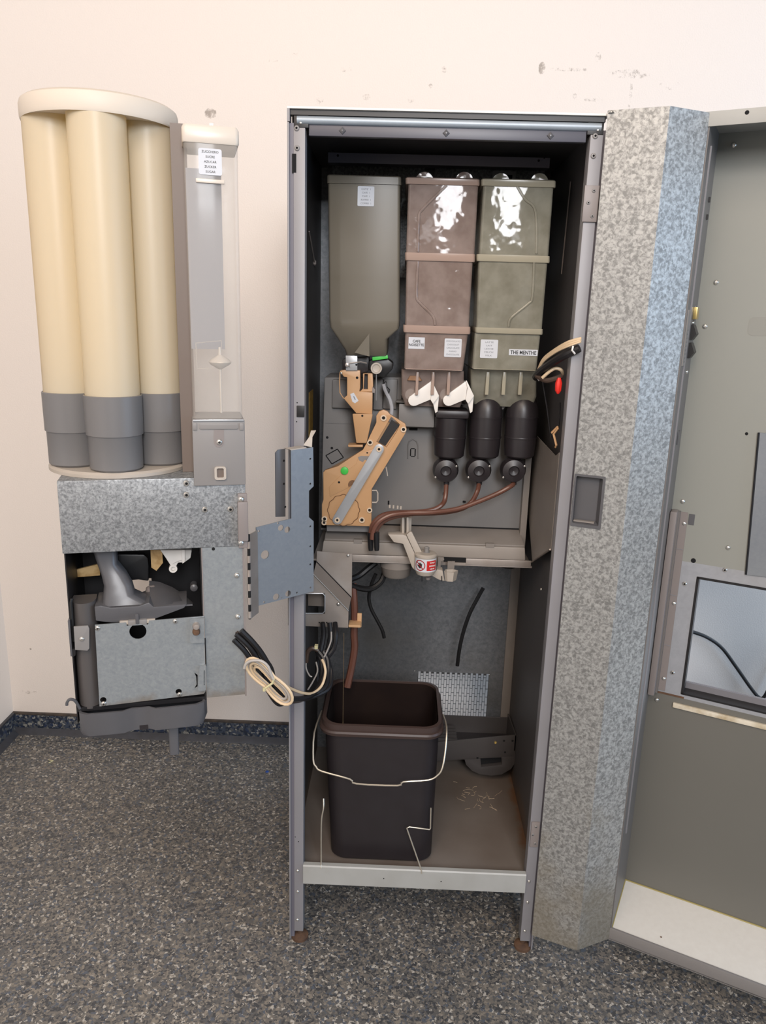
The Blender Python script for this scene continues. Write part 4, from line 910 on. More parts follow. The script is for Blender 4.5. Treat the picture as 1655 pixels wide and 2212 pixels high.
# ================================================================== MIXING BOWLS
YM = 0.245
def bowl(cx, label, dome, px_top, base_x):
    c = P(cx, 985, YM); root = thing('mixing_bowl', label, 'mixing bowl', (c.x, YM, P(cx, 1045, YM).z), 'mixing bowls in front of the grey panel')
    zr = lambda y: P(cx, y, YM - 0.03).z - 0.0
    r = 0.0345
    z0, z1, z2 = zr(988), zr(962), zr(904)
    b = MB(); b.lathe([(r * .80, z0 - 0.004), (r * .93, z0), (r * .99, z1), (r * 1.0, z2)], (c.x, YM, 0), n=28); body = b.build('bowl_body', M['mixer'], root)
    b = MB(); b.lathe([(r * 1.015, z1 + .012), (r * 1.03, z1 + .014), (r * 1.015, z1 + .016)], (c.x, YM, 0), n=28, cap0=False, cap1=False); b.build('bowl_bead', M['mixer'], body)
    if dome:
        zt = zr(px_top); h = zt - z2; prof = [(r * 1.03, z2 - .001), (r * 1.03, z2 + .002)] + [(r * 1.01 * cos(radians(a)) ** 0.8 if a < 90 else 0.0, z2 + .002 + (h - .002) * sin(radians(a))) for a in (0, 15, 30, 45, 58, 70, 80, 86)] + [(0.001, zt)]
        b = MB(); b.lathe(prof, (c.x, YM, 0), n=28); b.build('dome_lid', M['mixer'], root)
    else:
        b = MB(); b.box(c.x - r * 1.0, c.x + r * 1.05, YM - r, YM + r, z2, zr(886)); b.build('bowl_neck', M['mixer'], root, bevel=0.006)
    cb_ = P(base_x, 1016, YM - 0.015)
    b = MB(); b.lathe([(0.0, 0.03), (0.022, 0.027), (0.028, 0.012), (0.0285, 0.0), (0.024, -0.014), (0.012, -0.018), (0.010, -0.012), (0.0, -0.010)], (cb_.x, YM - 0.01, cb_.z), n=24, axis='y'); ba = b.build('whipper_base', M['mixer'], root)
    for s in (-1, 1): fast(DOME, ba, (cb_.x + s * 0.022, YM - 0.026, cb_.z + (0.012 if s > 0 else -0.014)), (0, -1, 0), 0.0026, 'screw')
    b = MB(); b.cyl((cb_.x + 0.003, YM - 0.012, cb_.z - 0.018), (cb_.x + 0.003, YM - 0.012, cb_.z - 0.032), 0.0065, n=14); b.build('outlet_nozzle', M['mixer'], root)
    return Vector((cb_.x + 0.003, YM - 0.012, cb_.z - 0.030))
n1 = bowl(970, 'open-topped dark mixing bowl without a dome beside the right white chute', False, 0, 963)
n2 = bowl(1045, 'dark mixing bowl with domed lid in the middle of the three', True, 849, 1034)
n3 = bowl(1121, 'dark mixing bowl with domed lid nearest the open door', True, 849, 1109)
# divider between the domes
dv = P(1083, 870, YM - .01)
MB().prism([PXZ(1065, 858, YM), PXZ(1083, 846, YM), PXZ(1103, 858, YM), PXZ(1089, 885, YM), PXZ(1081, 886, YM)], YM + 0.004, YM + 0.03).build('dome_divider', M['grey_mid'], pn, bevel=0.002)

# white chutes
def z5(x, y): return (850 + x / 4.473, 780 + y / 4.473)
def chute(dx, dy, label):
    Yc = 0.205
    f = lambda l, Y=Yc: [PXZ(*z5(x + dx, y + dy), Y) for (x, y) in l]
    tip = P(*z5(240 + dx, 430 + dy), Yc)
    root = thing('powder_chute', label, 'chute', (tip.x, Yc + 0.01, tip.z))
    body = [(362, 195), (378, 240), (360, 372)] + [(205 + 55 * cos(radians(a)) - 8, 380 + 55 * sin(radians(a))) for a in range(70, 245, 25)]
    MB().prism(f(body), Yc, Yc + 0.028).build('chute_body', M['white_plastic'], root, bevel=0.002)
    MB().prism(f([(362, 190), (370, 186), (441, 335), (383, 412), (358, 372), (378, 260)]), Yc - 0.004, Yc + 0.006).build('chute_flap', M['white_plastic'], root, bevel=0.0006)
    MB().prism(f([(383, 408), (441, 337), (428, 490), (405, 505)]), Yc + 0.002, Yc + 0.02).build('chute_spout', M['white_plastic'], root, bevel=0.0008)
    b = MB(); c = P(*z5(170 + dx, 325 + dy), Yc + .02); b.lathe([(0.0125, 0), (0.0125, 0.02)], tuple(c), n=16, axis='y'); b.build('chute_hub', M['white_plastic'], root)
chute(0, 0, 'white powder chute under the left half of the rose-brown canister')
chute(337, 0, 'white powder chute tipped over the open-topped mixing bowl')

# brown hoses
def hose(label, pts, r=0.0052):
    t = MB(); t.tube(catmull(pts, 7), r, 10)
    return tag(t.build('hose', M['hose']), label, 'hose', 'brown hoses from the mixing bowls')
Yh = 0.215
hose('brown hose leaving the open-topped mixing bowl', [n1, P(962, 1075, Yh), P(955, 1090, Yh), P(935, 1101, Yh - .004), P(900, 1106, Yh - .006), P(860, 1107, Yh - .012), P(830, 1112, Yh - .02), P(812, 1124, Yh - .026), P(803, 1140, Yh - .028), P(800, 1162, Yh - .028)])
hose('brown hose leaving the middle domed mixing bowl', [n2, P(1031, 1062, Yh), P(1018, 1085, Yh), P(995, 1100, Yh - .008), P(950, 1108, Yh - .016), P(890, 1110, Yh - .022), P(850, 1117, Yh - .03), P(828, 1127, Yh - .034), P(815, 1142, Yh - .036), P(810, 1162, Yh - .036)])
hose('brown hose leaving the domed mixing bowl nearest the door', [n3, P(1104, 1050, Yh), P(1075, 1066, Yh - .006), P(1030, 1085, Yh - .015), P(985, 1100, Yh - .024), P(930, 1107, Yh - .034), P(885, 1108, Yh - .036), P(848, 1112, Yh - .042), P(825, 1122, Yh - .046), P(813, 1134, Yh - .048), P(806, 1150, Yh - .048), P(804, 1165, Yh - .048)])
for k, (x, Yn, lb) in enumerate(((800, Yh - .028, 'left'), (813, Yh - .048, 'right'))):
    A, B = P(x, 1150, Yn), P(x + 1, 1189, Yn)
    t = MB(); t.tube([A, A.lerp(B, .8), B], 0.0068, 12, r1=0.005)
    tag(t.build('rubber_nozzle', M['rubber']), 'black rubber hose end hanging over the shelf edge, %s of the pair' % lb, 'nozzle', 'rubber hose ends')
# guide posts for the hoses
gp_ = pbox('hose_comb', 866, 1118, 888, 1160, YS - .005, YS + .02, M['beige'], bs, 0.001)
for x in (842, 850, 859, 866): 
    c = P(x, 1097 + (x - 842) * .12, 0.185); MB().lathe([(0.0022, 0), (0.0022, 0.006), (0.001, 0.007)], tuple(c), n=8).build('comb_peg', M['beige'], bs)

# ================================================================== OUTLET ARM
oa = thing('outlet_arm', 'beige swivelling outlet arm with a red and white warning sticker at the shelf front', 'outlet arm', P(922, 1245, 0.185))
def za(x, y): return (860 + x / 11.03, 1110 + y / 11.03)
YA = 0.185
b = MB()
ra = lambda l, Y: [tuple(P(*za(x, y), Y)) for (x, y) in l]
MB().prism([PXZ(*za(x, y), YA + .012) for (x, y) in ((-240, 470), (120, 480), (200, 505), (440, 1010), (560, 1100), (400, 1330), (330, 1250), (120, 700), (-100, 660))], YA + 0.006, YA + 0.035).build('arm_beam', M['beige'], oa, bevel=0.002)
MB().prism([PXZ(*za(x, y), YA) for (x, y) in ((200, 505), (290, 430), (335, 450), (560, 900), (600, 1000), (450, 1040))], YA + 0.002, YA + 0.012).build('arm_rib', M['beige'], oa, bevel=0.0012)
for x in (90, 200):
    MB().prism([PXZ(*za(xx, y), YA + .03) for (xx, y) in ((x, 60), (x + 55, 60), (x + 60, 500), (x - 4, 500))], YA + .02, YA + .05).build('arm_post', M['beige'], oa, bevel=0.001)
hc_ = P(*za(655, 1230), YA); rh = 0.0235
zt_, zb_ = P(*za(650, 1085), YA - rh).z, P(*za(650, 1400), YA - rh).z
b = MB(); b.lathe([(rh * .82, zb_ - 0.010), (rh * .97, zb_ - 0.002), (rh, zb_), (rh, zt_), (rh * 1.04, zt_ + 0.001), (rh * 1.04, zt_ + 0.005), (rh * .9, zt_ + 0.008), (0.006, zt_ + 0.009)], (hc_.x, YA, 0), n=32); hub = b.build('hub', M['beige'], oa)
b = MB(); b.lathe([(0.0075, 0), (0.0075, 0.001), (0.0055, 0.002), (0.0055, 0.010), (0.0065, 0.011), (0.003, 0.014)], (hc_.x + .001, YA, zt_ + .008), n=14); b.build('pin_knob', M['grey_mid'], oa)
# sticker wrapped round the hub
def onhub(t, z, dr): return (hc_.x + (rh + dr) * sin(t), YA - (rh + dr) * cos(t), z)
st0, st1, szb, szt = radians(-78), radians(72), zb_ + 0.0005, zt_ - 0.0005
def hub_patch(t0, t1, z0, z1, dr, n=12):
    g = MB(); r0 = [onhub(t0 + (t1 - t0) * i / n, z0, dr) for i in range(n + 1)]; r1 = [onhub(t0 + (t1 - t0) * i / n, z1, dr) for i in range(n + 1)]
    return g.add(r0 + r1, [(i, i + 1, n + 2 + i, n + 1 + i) for i in range(n)])
stk = hub_patch(st0, st1, szb, szt, 0.0004, 20).build('warning_sticker', M['label'], oa)
hm = (szb + szt) / 2; hh = szt - szb
hub_patch(radians(4), radians(62), szb + hh * .12, szt - hh * .12, 0.0007).build('red_field', M['red_ink'], stk)
ctx = radians(-33); cr_ = hh * 0.42
def disc_patch(r0, r1, dr, m, nm, a0=0, a1=360):
    g = MB(); n = 28; vs = []
    for i in range(n + 1):
        a = radians(a0 + (a1 - a0) * i / n)
        for r in (r0, r1): vs.append(onhub(ctx + r * cos(a) / rh, hm + r * sin(a), dr))
    g.add(vs, [(2 * i, 2 * i + 1, 2 * i + 3, 2 * i + 2) for i in range(n)]); return g.build(nm, m, stk)
disc_patch(cr_ * .84, cr_, 0.0009, M['dark_red'], 'prohibition_ring')
g = MB(); vs = []
for i in range(9):
    s = -cr_ * .85 + cr_ * 1.7 * i / 8
    for o_ in (-0.0007, 0.0007): vs.append(onhub(ctx + (s * .707 + o_) / rh, hm - s * .707 + o_, 0.0012))
g.add(vs, [(2 * i, 2 * i + 1, 2 * i + 3, 2 * i + 2) for i in range(8)]); g.build('prohibition_bar', M['dark_red'], stk)
hand = [(-.3, .35), (-.18, .42), (-.12, .2), (-.06, .52), (.06, .55), (.08, .25), (.16, .5), (.26, .48), (.24, .2), (.34, .35), (.42, .3), (.40, -.2), (.25, -.5), (-.05, -.55), (-.3, -.3), (-.55, -.05), (-.5, .08), (-.25, -.05)]
tr = tessellate_polygon([[Vector((p[0], p[1], 0)) for p in hand]])
g = MB(); g.add([onhub(ctx + p[0] * cr_ / rh, hm + p[1] * cr_, 0.0009) for p in hand], [tuple(t) for t in tr]); g.build('hand_symbol', M['ink'], stk)
for k, tx in enumerate(('DO NOT', 'MANUALLY', 'ADJUST')):
    tt = radians(33); z = hm + hh * (0.24 - 0.24 * k); o_ = Vector(onhub(tt, z, 0.0016))
    lettering(tx, stk, o_, (cos(tt), sin(tt), 0), (0, 0, 1), hh * 0.12, M['ink_white'], width=(0.0125 if k != 1 else 0.0155), bold=0.02)
# cup holder at the right of the arm
MB().prism([PXZ(*za(x, y), YA + .012) for (x, y) in ((800, 1450), (930, 1300), (1060, 1330), (1110, 1580), (960, 1540))], YA + 0.005, YA + 0.03).build('cup_bracket', M['beige'], oa, bevel=0.001)
pc_ = [(1090, 1330), (1190, 1265), (1400, 1300), (1440, 1320), (1290, 1395), (1130, 1395)]
ctr = P(*za(1260, 1330), YA); top = []
zc = P(*za(1260, 1395), YA - 0.01).z
ring_t = [(ctr.x + x, YA + y, zc) for (x, y) in ((-0.015, -0.003), (-0.011, 0.010), (0.006, 0.013), (0.0165, 0.005), (0.006, -0.010), (-0.009, -0.010))]
ring_b = [(ctr.x + x * .78, YA + y * .78, zc - 0.022) for (x, y) in ((-0.015, -0.003), (-0.011, 0.010), (0.006, 0.013), (0.0165, 0.005), (0.006, -0.010), (-0.009, -0.010))]
ring_i = [(ctr.x + (p[0] - ctr.x) * .84, YA + (p[1] - YA) * .84, zc) for p in ring_t]; ring_ib = [(ctr.x + (p[0] - ctr.x) * .84, YA + (p[1] - YA) * .84, zc - 0.018) for p in ring_b]
b = MB(); b.loft([ring_ib, ring_i, ring_t, ring_b]); b.build('nozzle_cup', M['beige'], oa, smooth=False)
MB().prism([PXZ(*za(x, y), YA + .03) for (x, y) in ((1180, 1110), (1350, 1110), (1330, 1290), (1170, 1290))], YA + 0.022, YA + 0.026).build('cup_hanger', M['beige_dim'], oa)
MB().prism([PXZ(*za(x, y), YA + .02) for (x, y) in ((950, 1030), (1090, 1040), (1100, 1100), (1020, 1130), (1010, 1300), (940, 1310))], YA + 0.02, YA + 0.03).build('arm_clip', M['beige_dim'], oa)
for (x) in (570, 1043):
    t = MB(); t.cyl(P(*za(x, 1480), YA), P(*za(x, 1610), YA), 0.0009, n=6); t.build('prong', M['rubber'], oa)
t = MB(); t.lathe([(0.0065, 0), (0.005, -0.006)], tuple(P(*za(715, 1500), YA)), n=12); t.build('hub_nut', M['brown_grey'], oa)

# grey pot under the shelf
gpc = P(856, 1228, 0.27)
b = MB(); rp = 0.036
b.lathe([(rp * .80, -0.024), (rp * .9, -0.02), (rp, -0.002), (rp * 1.04, 0.0), (rp * 1.04, 0.016), (rp * .9, 0.018)], (gpc.x, 0.275, 0.804), n=28)
tag(b.build('drain_pot', M['beige_dim']), 'round taupe drain pot hanging under the shelf beside the outlet arm', 'pot')
t = MB(); c = P(1108, 1240, .40); t.lathe([(0.02, -0.03), (0.024, -0.02), (0.024, 0.02)], (0.486, .40, 0.80), n=16)
tag(t.build('pump', M['rubber']), 'small black pump under the right end of the shelf', 'pump')

# ================================================================== BUCKET
bu = thing('waste_bucket', 'dark brown plastic waste bucket with a wire handle on the cabinet floor', 'bucket', (0.198, 0.14, 0.187))
R = rect_ring
ringsO = [R(.090, .306, .050, .230, .1875, .03, 6), R(.084, .311, .044, .236, .194, .034, 6), R(.068, .314, .040, .246, .500, .036, 6)]
b = MB(); b.loft(ringsO + [R(.071, .311, .043, .243, .500, .034, 6), R(.088, .306, .049, .231, .200, .03, 6)]); b.build('bucket_body', M['bucket'], bu)
b = MB(); b.loft([R(.073, .309, .045, .241, .500, .034, 6), R(.0905, .3035, .0515, .2285, .202, .03, 6)], True, True); 
bm2 = MB(); bm2.loft([R(.0905, .3035, .0515, .2285, .202, .03, 6), R(.072, .310, .044, .242, .522, .034, 6)], True, False); bm2.build('bucket_lining', M['bucket_in'], bu, label='coffee-stained inside of the bucket')
b = MB(); b.loft([R(.070, .312, .042, .244, .498, .034, 6), R(.058, .322, .032, .254, .501, .038, 6), R(.056, .324, .030, .256, .508, .039, 6), R(.058, .322, .032, .254, .512, .038, 6), R(.062, .318, .036, .250, .513, .036, 6), R(.062, .318, .036, .250, .525, .036, 6), R(.070, .312, .042, .244, .526, .034, 6), R(.071, .311, .043, .243, .50, .034, 6)], False, False); b.build('bucket_rim', M['rim'], bu)
hd = [((.055, .125, .507)), (P(679, 1583, .045)), (P(677, 1641, .015)), (P(683, 1656, .008)), (P(695, 1666, .004)), (P(756, 1683, 0.0)), (P(770, 1693, 0.0)), (P(859, 1697, 0.0)), (P(871, 1689, 0.0)), (P(925, 1685, 0.003)), (P(945, 1675, .005)), (P(956, 1658, .008)), (P(963, 1614, .03)), (P(965, 1570, .06)), ((.325, .125, .510))]
t = MB(); t.tube(catmull(hd, 3), 0.0019, 8); t.build('wire_handle', M['wire'], bu)

# ================================================================== DRIP TRAY leaning at the back
def z6(x, y): return (860 + x / 4.868, 1400 + y / 4.868)
YD = 0.36
dr = thing('drip_unit', 'dark grey drip tray unit with a rounded foot in the corner behind the bucket', 'drip tray', P(1050, 1676, YD))
f6 = lambda l, Y=YD: [PXZ(*z6(x, y), Y) for (x, y) in l]
MB().prism(f6([(200, 1010), (390, 992), (1245, 915), (1256, 1100), (1236, 1135), (700, 1172), (200, 1200)]), YD, YD + 0.004).build('tray_front', M['drip'], dr, bevel=0.001)
ft = MB().prism(f6([(700, 1172), (715, 1230), (780, 1295), (860, 1330), (980, 1345), (1090, 1332), (1190, 1275), (1245, 1190), (1250, 1125)]), YD + 0.001, YD + 0.02, holes=[f6([(868, 1165), (1088, 1152), (1092, 1232), (877, 1255)])]).build('rounded_foot', M['drip'], dr, bevel=0.001)
MB().prism(f6([(860, 1160), (1095, 1145), (1098, 1240), (870, 1262)]), YD + 0.014, YD + 0.016).build('foot_recess', M['hole'], dr)
w_ = MB(); A, B = P(*z6(1245, 915), YD), P(*z6(1165, 690), 0.48)
w_.loft([[tuple(A), tuple(A - Vector((0, 0, .045))), tuple(A - Vector((.003, 0, .045))), tuple(A - Vector((.003, 0, 0)))], [tuple(B), tuple(B - Vector((0, 0, .07))), tuple(B - Vector((.003, 0, .07))), tuple(B - Vector((.003, 0, 0)))]]); w_.build('tray_side', M['drip'], dr)
MB().box(.24, B.x, .478, .482, .20, B.z - .012).build('tray_back', M['drip'], dr)
MB().box(.24, A.x - .002, YD + .004, .478, P(*z6(800, 1150), YD).z, P(*z6(800, 1150), YD).z + .003).build('tray_floor', M['mixer'], dr)
for k in range(5):
    z = P(*z6(430, 985), YD).z
    MB().box(.25, P(*z6(625, 960), YD).x, YD + .006 + k * .016, YD + .009 + k * .016, z - .004, z + .006).build('grate_bar', M['drip'], dr)
c = P(*z6(1025, 990), YD); t = MB(); t.lathe([(0.0036, 0), (0.0036, -0.002), (0.002, -0.002), (0.002, -0.0005)], tuple(c), n=12, axis='y'); t.build('eyelet', M['brass'], dr)
for (x, y) in ((1115, 975), (1205, 975), (1125, 1095), (835, 1155)): fast(HOLE, dr, P(*z6(x, y), YD), (0, -1, 0), 0.003, 'recess')
# ================================================================== LOOSE HOSES AND CABLES
def cable(name, label, cat, pts, r, m, group=None, k=6, n=8):
    t = MB(); t.tube(catmull(pts, k), r, n); return tag(t.build(name, m), label, cat, group)
cable('hose', 'brown drain hose running down from the tan clamp into the bucket', 'hose', [P(762, 1260, .26), P(765, 1300, .25), P(766, 1335, .245), P(765, 1370, .24), P(766, 1400, .235), P(760, 1440, .225), P(750, 1485, .21)], 0.0085, M['hose'])
cable('hose', 'short black hose dangling under the drain pot', 'hose', [P(812, 1240, .30), P(803, 1262, .30), P(797, 1290, .30), P(802, 1315, .30), P(816, 1342, .30), P(826, 1362, .30), P(830, 1378, .30)], 0.0042, M['rubber'])
cable('hose', 'black hose looping from the drain pot to the shelf bracket', 'hose', [P(832, 1236, .29), P(822, 1258, .28), P(800, 1272, .27), P(775, 1270, .26), P(755, 1262, .25)], 0.0068, M['rubber'])
cable('hose', 'thick black hose under the shelf between bracket and drain pot', 'hose', [P(812, 1215, .29), P(795, 1228, .28), P(775, 1244, .27), P(755, 1252, .255)], 0.0075, M['rubber'])
cable('hose', 'black hose end hanging above the ventilation slots', 'hose', [P(1044, 1270, .44), P(1032, 1292, .43), P(1015, 1325, .42), P(1002, 1362, .415), P(993, 1400, .41), P(988, 1438, .41)], 0.0048, M['rubber'])
# bead chain
ch_ = MB(); A, B = P(743, 1368, .13), P(741, 1562, .13)
for i in range(100):
    p = A.lerp(B, i / 99); ch_.lathe([(0.0002, -0.0009), (0.0009, -0.0004), (0.0009, 0.0004), (0.0002, 0.0009)], tuple(p), n=5)
ch_.lathe([(0.0012, -0.005), (0.0016, 0.0), (0.0008, 0.006)], tuple(B), n=8)
tag(ch_.build('bead_chain', M['bead']), 'thin bead chain hanging straight down into the bucket', 'chain')
# wiring bundle entering the cabinet
YX = 0.09
bundle = thing('cable_bundle', 'dark cable bundle sagging from the swing-out unit across the post into the cabinet', 'cables', P(640, 1520, 0.0))
base = [(522, 1362, -.13), (545, 1385, -.125), (562, 1410, -.115), (580, 1440, -.10), (592, 1475, -.08), (612, 1500, -.05), (638, 1510, -.025), (668, 1504, .01), (690, 1485, .05), (700, 1455, .08), (698, 1425, .10), (688, 1405, .11)]
for k, (ox, oy, r, m_) in enumerate(((0, 0, .0055, 'cable_black'), (-10, 8, .005, 'cable_black'), (-16, 20, .005, 'cable_black'), (-6, 14, .004, 'cable_brown'), (4, 4, .0045, 'cable_black'), (-12, 2, .004, 'cable_brown'))):
    pts = []
    for j, (x, y, Y) in enumerate(base):
        s = 1.0 if j < 4 else (0.75 if j < 8 else -0.9)
        pts.append(P(x + ox * s + random.uniform(-2, 2), y + oy * (1 if j < 6 else .3), Y + 0.002 * k))
    t = MB(); t.tube(catmull(pts, 5), r, 8); t.build('wire', M[m_], bundle)
t = MB(); t.tube(catmull([P(612, 1478, -.07), P(632, 1489, -.04), P(655, 1497, -.012), P(676, 1497, .02), P(695, 1481, .05), P(703, 1455, .06), P(701, 1437, .07), P(696, 1425, .08)], 6), 0.0028, 8); t.build('cream_wire', M['cable_cream'], bundle)
for pts in ([(664, 1415), (661, 1440), (668, 1458), (674, 1462)], [(683, 1430), (686, 1450), (676, 1472), (665, 1490)], [(716, 1365), (715, 1385), (706, 1408), (700, 1420)]):
    t = MB(); t.tube(catmull([P(x, y, .10) for (x, y) in pts], 5), 0.0017, 6); t.build('grey_wire', M['cable_grey'], bundle)
t = MB(); t.tube(catmull([P(x, y, .10) for (x, y) in ((662, 1430), (665, 1408), (676, 1400), (688, 1405))], 5), 0.005, 8); t.build('taped_wire', M['cable_brown'], bundle)
MB().box(P(680, 1400, .09).x, P(687, 1400, .09).x, .085, .095, P(680, 1400, .09).z, P(680, 1393, .09).z).build('cable_tie', M['tie'], bundle)
for k, (x0, x1) in enumerate(((697, 688), (712, 700), (724, 706))):
    t = MB(); t.tube(catmull([P(x0, 1345, .16 + .01 * k), P(x0 + 2, 1370, .16), P(x0 - 3, 1400, .15), P(x1, 1425, .14), P(x1 - 3, 1470, .13)], 5), 0.0055, 8); t.build('loom', M['cable_black'], bundle)
# coil of cream wire
coil = thing('wire_coil', 'zip-tied coil of grey and cream wire hanging left of the cabinet post', 'wire', P(590, 1520, -.08))
def zc(x, y): return (510 + x / 7.881, 1350 + y / 7.881)
def loopc(cx, cy, L, Wd, ang, Y0, r, m_, nm):
    pts = []
    for i in range(28):
        a = 2 * pi * i / 28; lx, ly = L * cos(a), Wd * sin(a) * (0.55 + 0.45 * abs(cos(a)))
        x = cx + lx * cos(ang) - ly * sin(ang); y = cy + lx * sin(ang) + ly * cos(ang)
        pts.append(P(*zc(x, y), Y0 + 0.006 * sin(a)))
    t = MB(); t.tube(pts, r, 8, closed=True); t.build(nm, M[m_], coil)
an_ = radians(45)
for i, (cx, cy, L, Wd, m_) in enumerate(((565, 960, 520, 215, 'cable_cream'), (550, 965, 480, 185, 'cable_grey'), (585, 985, 455, 160, 'cable_cream'), (545, 945, 430, 130, 'cable_grey'), (600, 1005, 400, 110, 'cable_cream'), (570, 975, 440, 80, 'cable_cream'))):
    loopc(cx, cy, L, Wd, an_, -.145 + .004 * i, 0.0027, m_, 'coil_turn')
t = MB(); t.tube(catmull([P(*zc(x, y), -.155) for (x, y) in ((140, 740), (170, 660), (260, 610), (420, 610), (540, 700), (600, 850), (640, 930))], 5), 0.0026, 8); t.build('loose_end', M['cable_grey'], coil)
t = MB(); t.tube([P(*zc(x, y), -.155) for (x, y) in ((650, 905), (620, 990), (480, 1090))], 0.0022, 6); t.lathe([(0.003, -0.003), (0.003, 0.003)], tuple(P(*zc(478, 1095), -.155)), n=6); t.build('zip_tie', M['tie'], coil)

# wires at the door side of the cabinet
dw = thing('door_harness', 'black and cream wiring harness running from the cabinet to the door hinge side', 'cables', P(1200, 850, 0.02))
h1 = [P(1158, 815, .10), P(1168, 802, .07), P(1195, 782, .03), P(1225, 765, .0), P(1252, 752, -.012)]
t = MB(); t.tube(catmull(h1, 6), 0.0075, 10); t.build('sleeved_loom', M['cable_black'], dw)
for k in range(3):
    t = MB(); t.tube(catmull([p + Vector((0, -.006, .006 + .003 * k)) for p in [P(1160, 812, .10), P(1172, 788, .07), P(1198, 768, .03), P(1225, 755 - k, .0), P(1253, 745, -.012)]], 6), 0.0022, 6); t.build('cream_wire', M['cable_cream'], dw)
t = MB(); t.tube(catmull([P(1172, 816, .06), P(1188, 802, .05), P(1200, 796, .05), P(1212, 799, .05), P(1216, 808, .06)], 6), 0.0032, 8); t.build('cream_wire', M['cable_cream'], dw)
t = MB(); t.tube(catmull([P(1160, 812, .08), P(1180, 822, .06), P(1200, 818, .05), P(1214, 812, .05)], 6), 0.005, 8); t.build('brown_wire', M['cable_brown'], dw)
t = MB(); c = P(1207, 832, .045); t.loft([[tuple(c + Vector((x, y, z * 1.0))) for (x, y) in circ(0, 0, rr, 8)] for (rr, z) in ((0.002, -0.016), (0.006, -0.010), (0.0065, 0.004), (0.003, 0.014))]); t.build('red_boot', M['red'], dw, label='red rubber boot')
t = MB(); t.tube([P(1238, 748, -.014), P(1236, 757, -.018), P(1242, 764, -.014)], 0.0018, 6); t.tube([P(1161, 805, .085), P(1160, 815, .085), P(1165, 822, .085)], 0.0018, 6); t.build('cable_tie', M['white_plastic'], dw)
for (x0, y0, x1, y1) in ((1172, 820, 1190, 945), (1210, 870, 1206, 930)):
    t = MB(); t.tube([P(x0, y0, .10), P((x0 + x1) / 2 + 1, (y0 + y1) / 2, .105), P(x1, y1, .11)], 0.0014, 6); t.build('thin_wire', M['cable_black'], dw)
A = [P(1192, 935, .06), P(1205, 922, .05), P(1205, 926, .045), P(1196, 938, .055), P(1202, 962, .05), P(1200, 966, .055)]
t = MB(); t.tube(A, 0.0022, 6); t.build('orange_hook', M['tan'], dw)

# ================================================================== SWING-OUT UNIT
ux = U.px
un = thing('dispenser_carriage', 'galvanised swing-out carriage with grey plastic drip parts hinged to the left post', 'dispenser', tuple(U(0.16, -0.09, 0.553)))
hb_ = MB(U).box(0.003, 0.3085, -0.235, 0.0, 0.9605, 1.086).build('head_box', M['galv_unit'], un, bevel=0.002)
for (x, y) in ((403, 1044), (403, 1069), (443, 1101), (498, 1100)):
    q2 = ux(x, y); fast(RIVET, hb_, U(q2[0], 0, q2[1]), U.n, 0.0055)
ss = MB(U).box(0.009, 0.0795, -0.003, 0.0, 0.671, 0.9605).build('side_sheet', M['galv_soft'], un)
MB(U).box(0.007, 0.010, -0.10, 0.001, 0.668, 0.9605).build('sheet_flange', M['brown_grey'], ss)
for (x, y) in ((512, 1243), (514, 1332)):
    q2 = ux(x, y); fast(DOME, ss, U(q2[0], 0, q2[1]), U.n, 0.0052)
q2 = ux(461, 1186, 0.0005); fast(HOLE, ss, U(q2[0], 0.0, q2[1]), U.n, 0.003, 'bore')
sl2 = MB(U); sl2.box(0.0795, 0.0815, -0.012, 0.0005, 0.83, 0.9605); sl2.build('slide_rod', M['brown_grey'], un)
# front panel
def uc(x, y, r, n=14):
    c = ux(x, y, .003); return circ(c[0], c[1], r, n)
fp = [ux(x, y, .003) for (x, y) in ((205, 1350), (272, 1345), (274, 1352), (320, 1349), (322, 1341), (441, 1331), (444, 1494), (440, 1499), (215, 1526))]
notch = [ux(x, y, .003) for (x, y) in ((420, 1453), (427, 1458), (427, 1483), (420, 1487), (425, 1478), (424, 1462))]
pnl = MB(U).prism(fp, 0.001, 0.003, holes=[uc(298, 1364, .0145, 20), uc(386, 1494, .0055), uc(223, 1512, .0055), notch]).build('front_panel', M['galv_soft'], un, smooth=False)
for (x, y) in ((211, 1357), (379, 1342), (224, 1520), (388, 1500)):
    q2 = ux(x, y, .003); fast(SCREW, pnl, U(q2[0], .003, q2[1]), U.n, 0.0047, 'screw')
tb = [ux(x, y, .004) for (x, y) in ((410, 1336), (441, 1333), (442, 1387), (414, 1388), (410, 1384))]
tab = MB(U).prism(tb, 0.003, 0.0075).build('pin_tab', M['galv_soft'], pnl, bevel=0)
for (y, m_) in ((1350, 'steel_brown'), (1362, 'rust')):
    q2 = ux(424, y, .005); t = MB(U); t.lathe([(0.0068, 0.0075), (0.0068, 0.012), (0.005, 0.016), (0.001, 0.0165)], (q2[0], 0, q2[1]), n=16, axis='y'); t.build('pin', M[m_], pnl)
lt = [ux(x, y, .006) for (x, y) in ((431, 1438), (445, 1436), (445, 1490), (430, 1492), (428, 1487))]
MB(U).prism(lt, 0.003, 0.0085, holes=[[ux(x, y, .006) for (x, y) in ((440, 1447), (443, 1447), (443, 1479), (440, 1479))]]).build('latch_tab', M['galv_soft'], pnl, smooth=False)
MB(U).box(0.0785, 0.0805, 0.0, 0.0034, 0.737, 0.790).build('panel_gap', M['hole'], un)
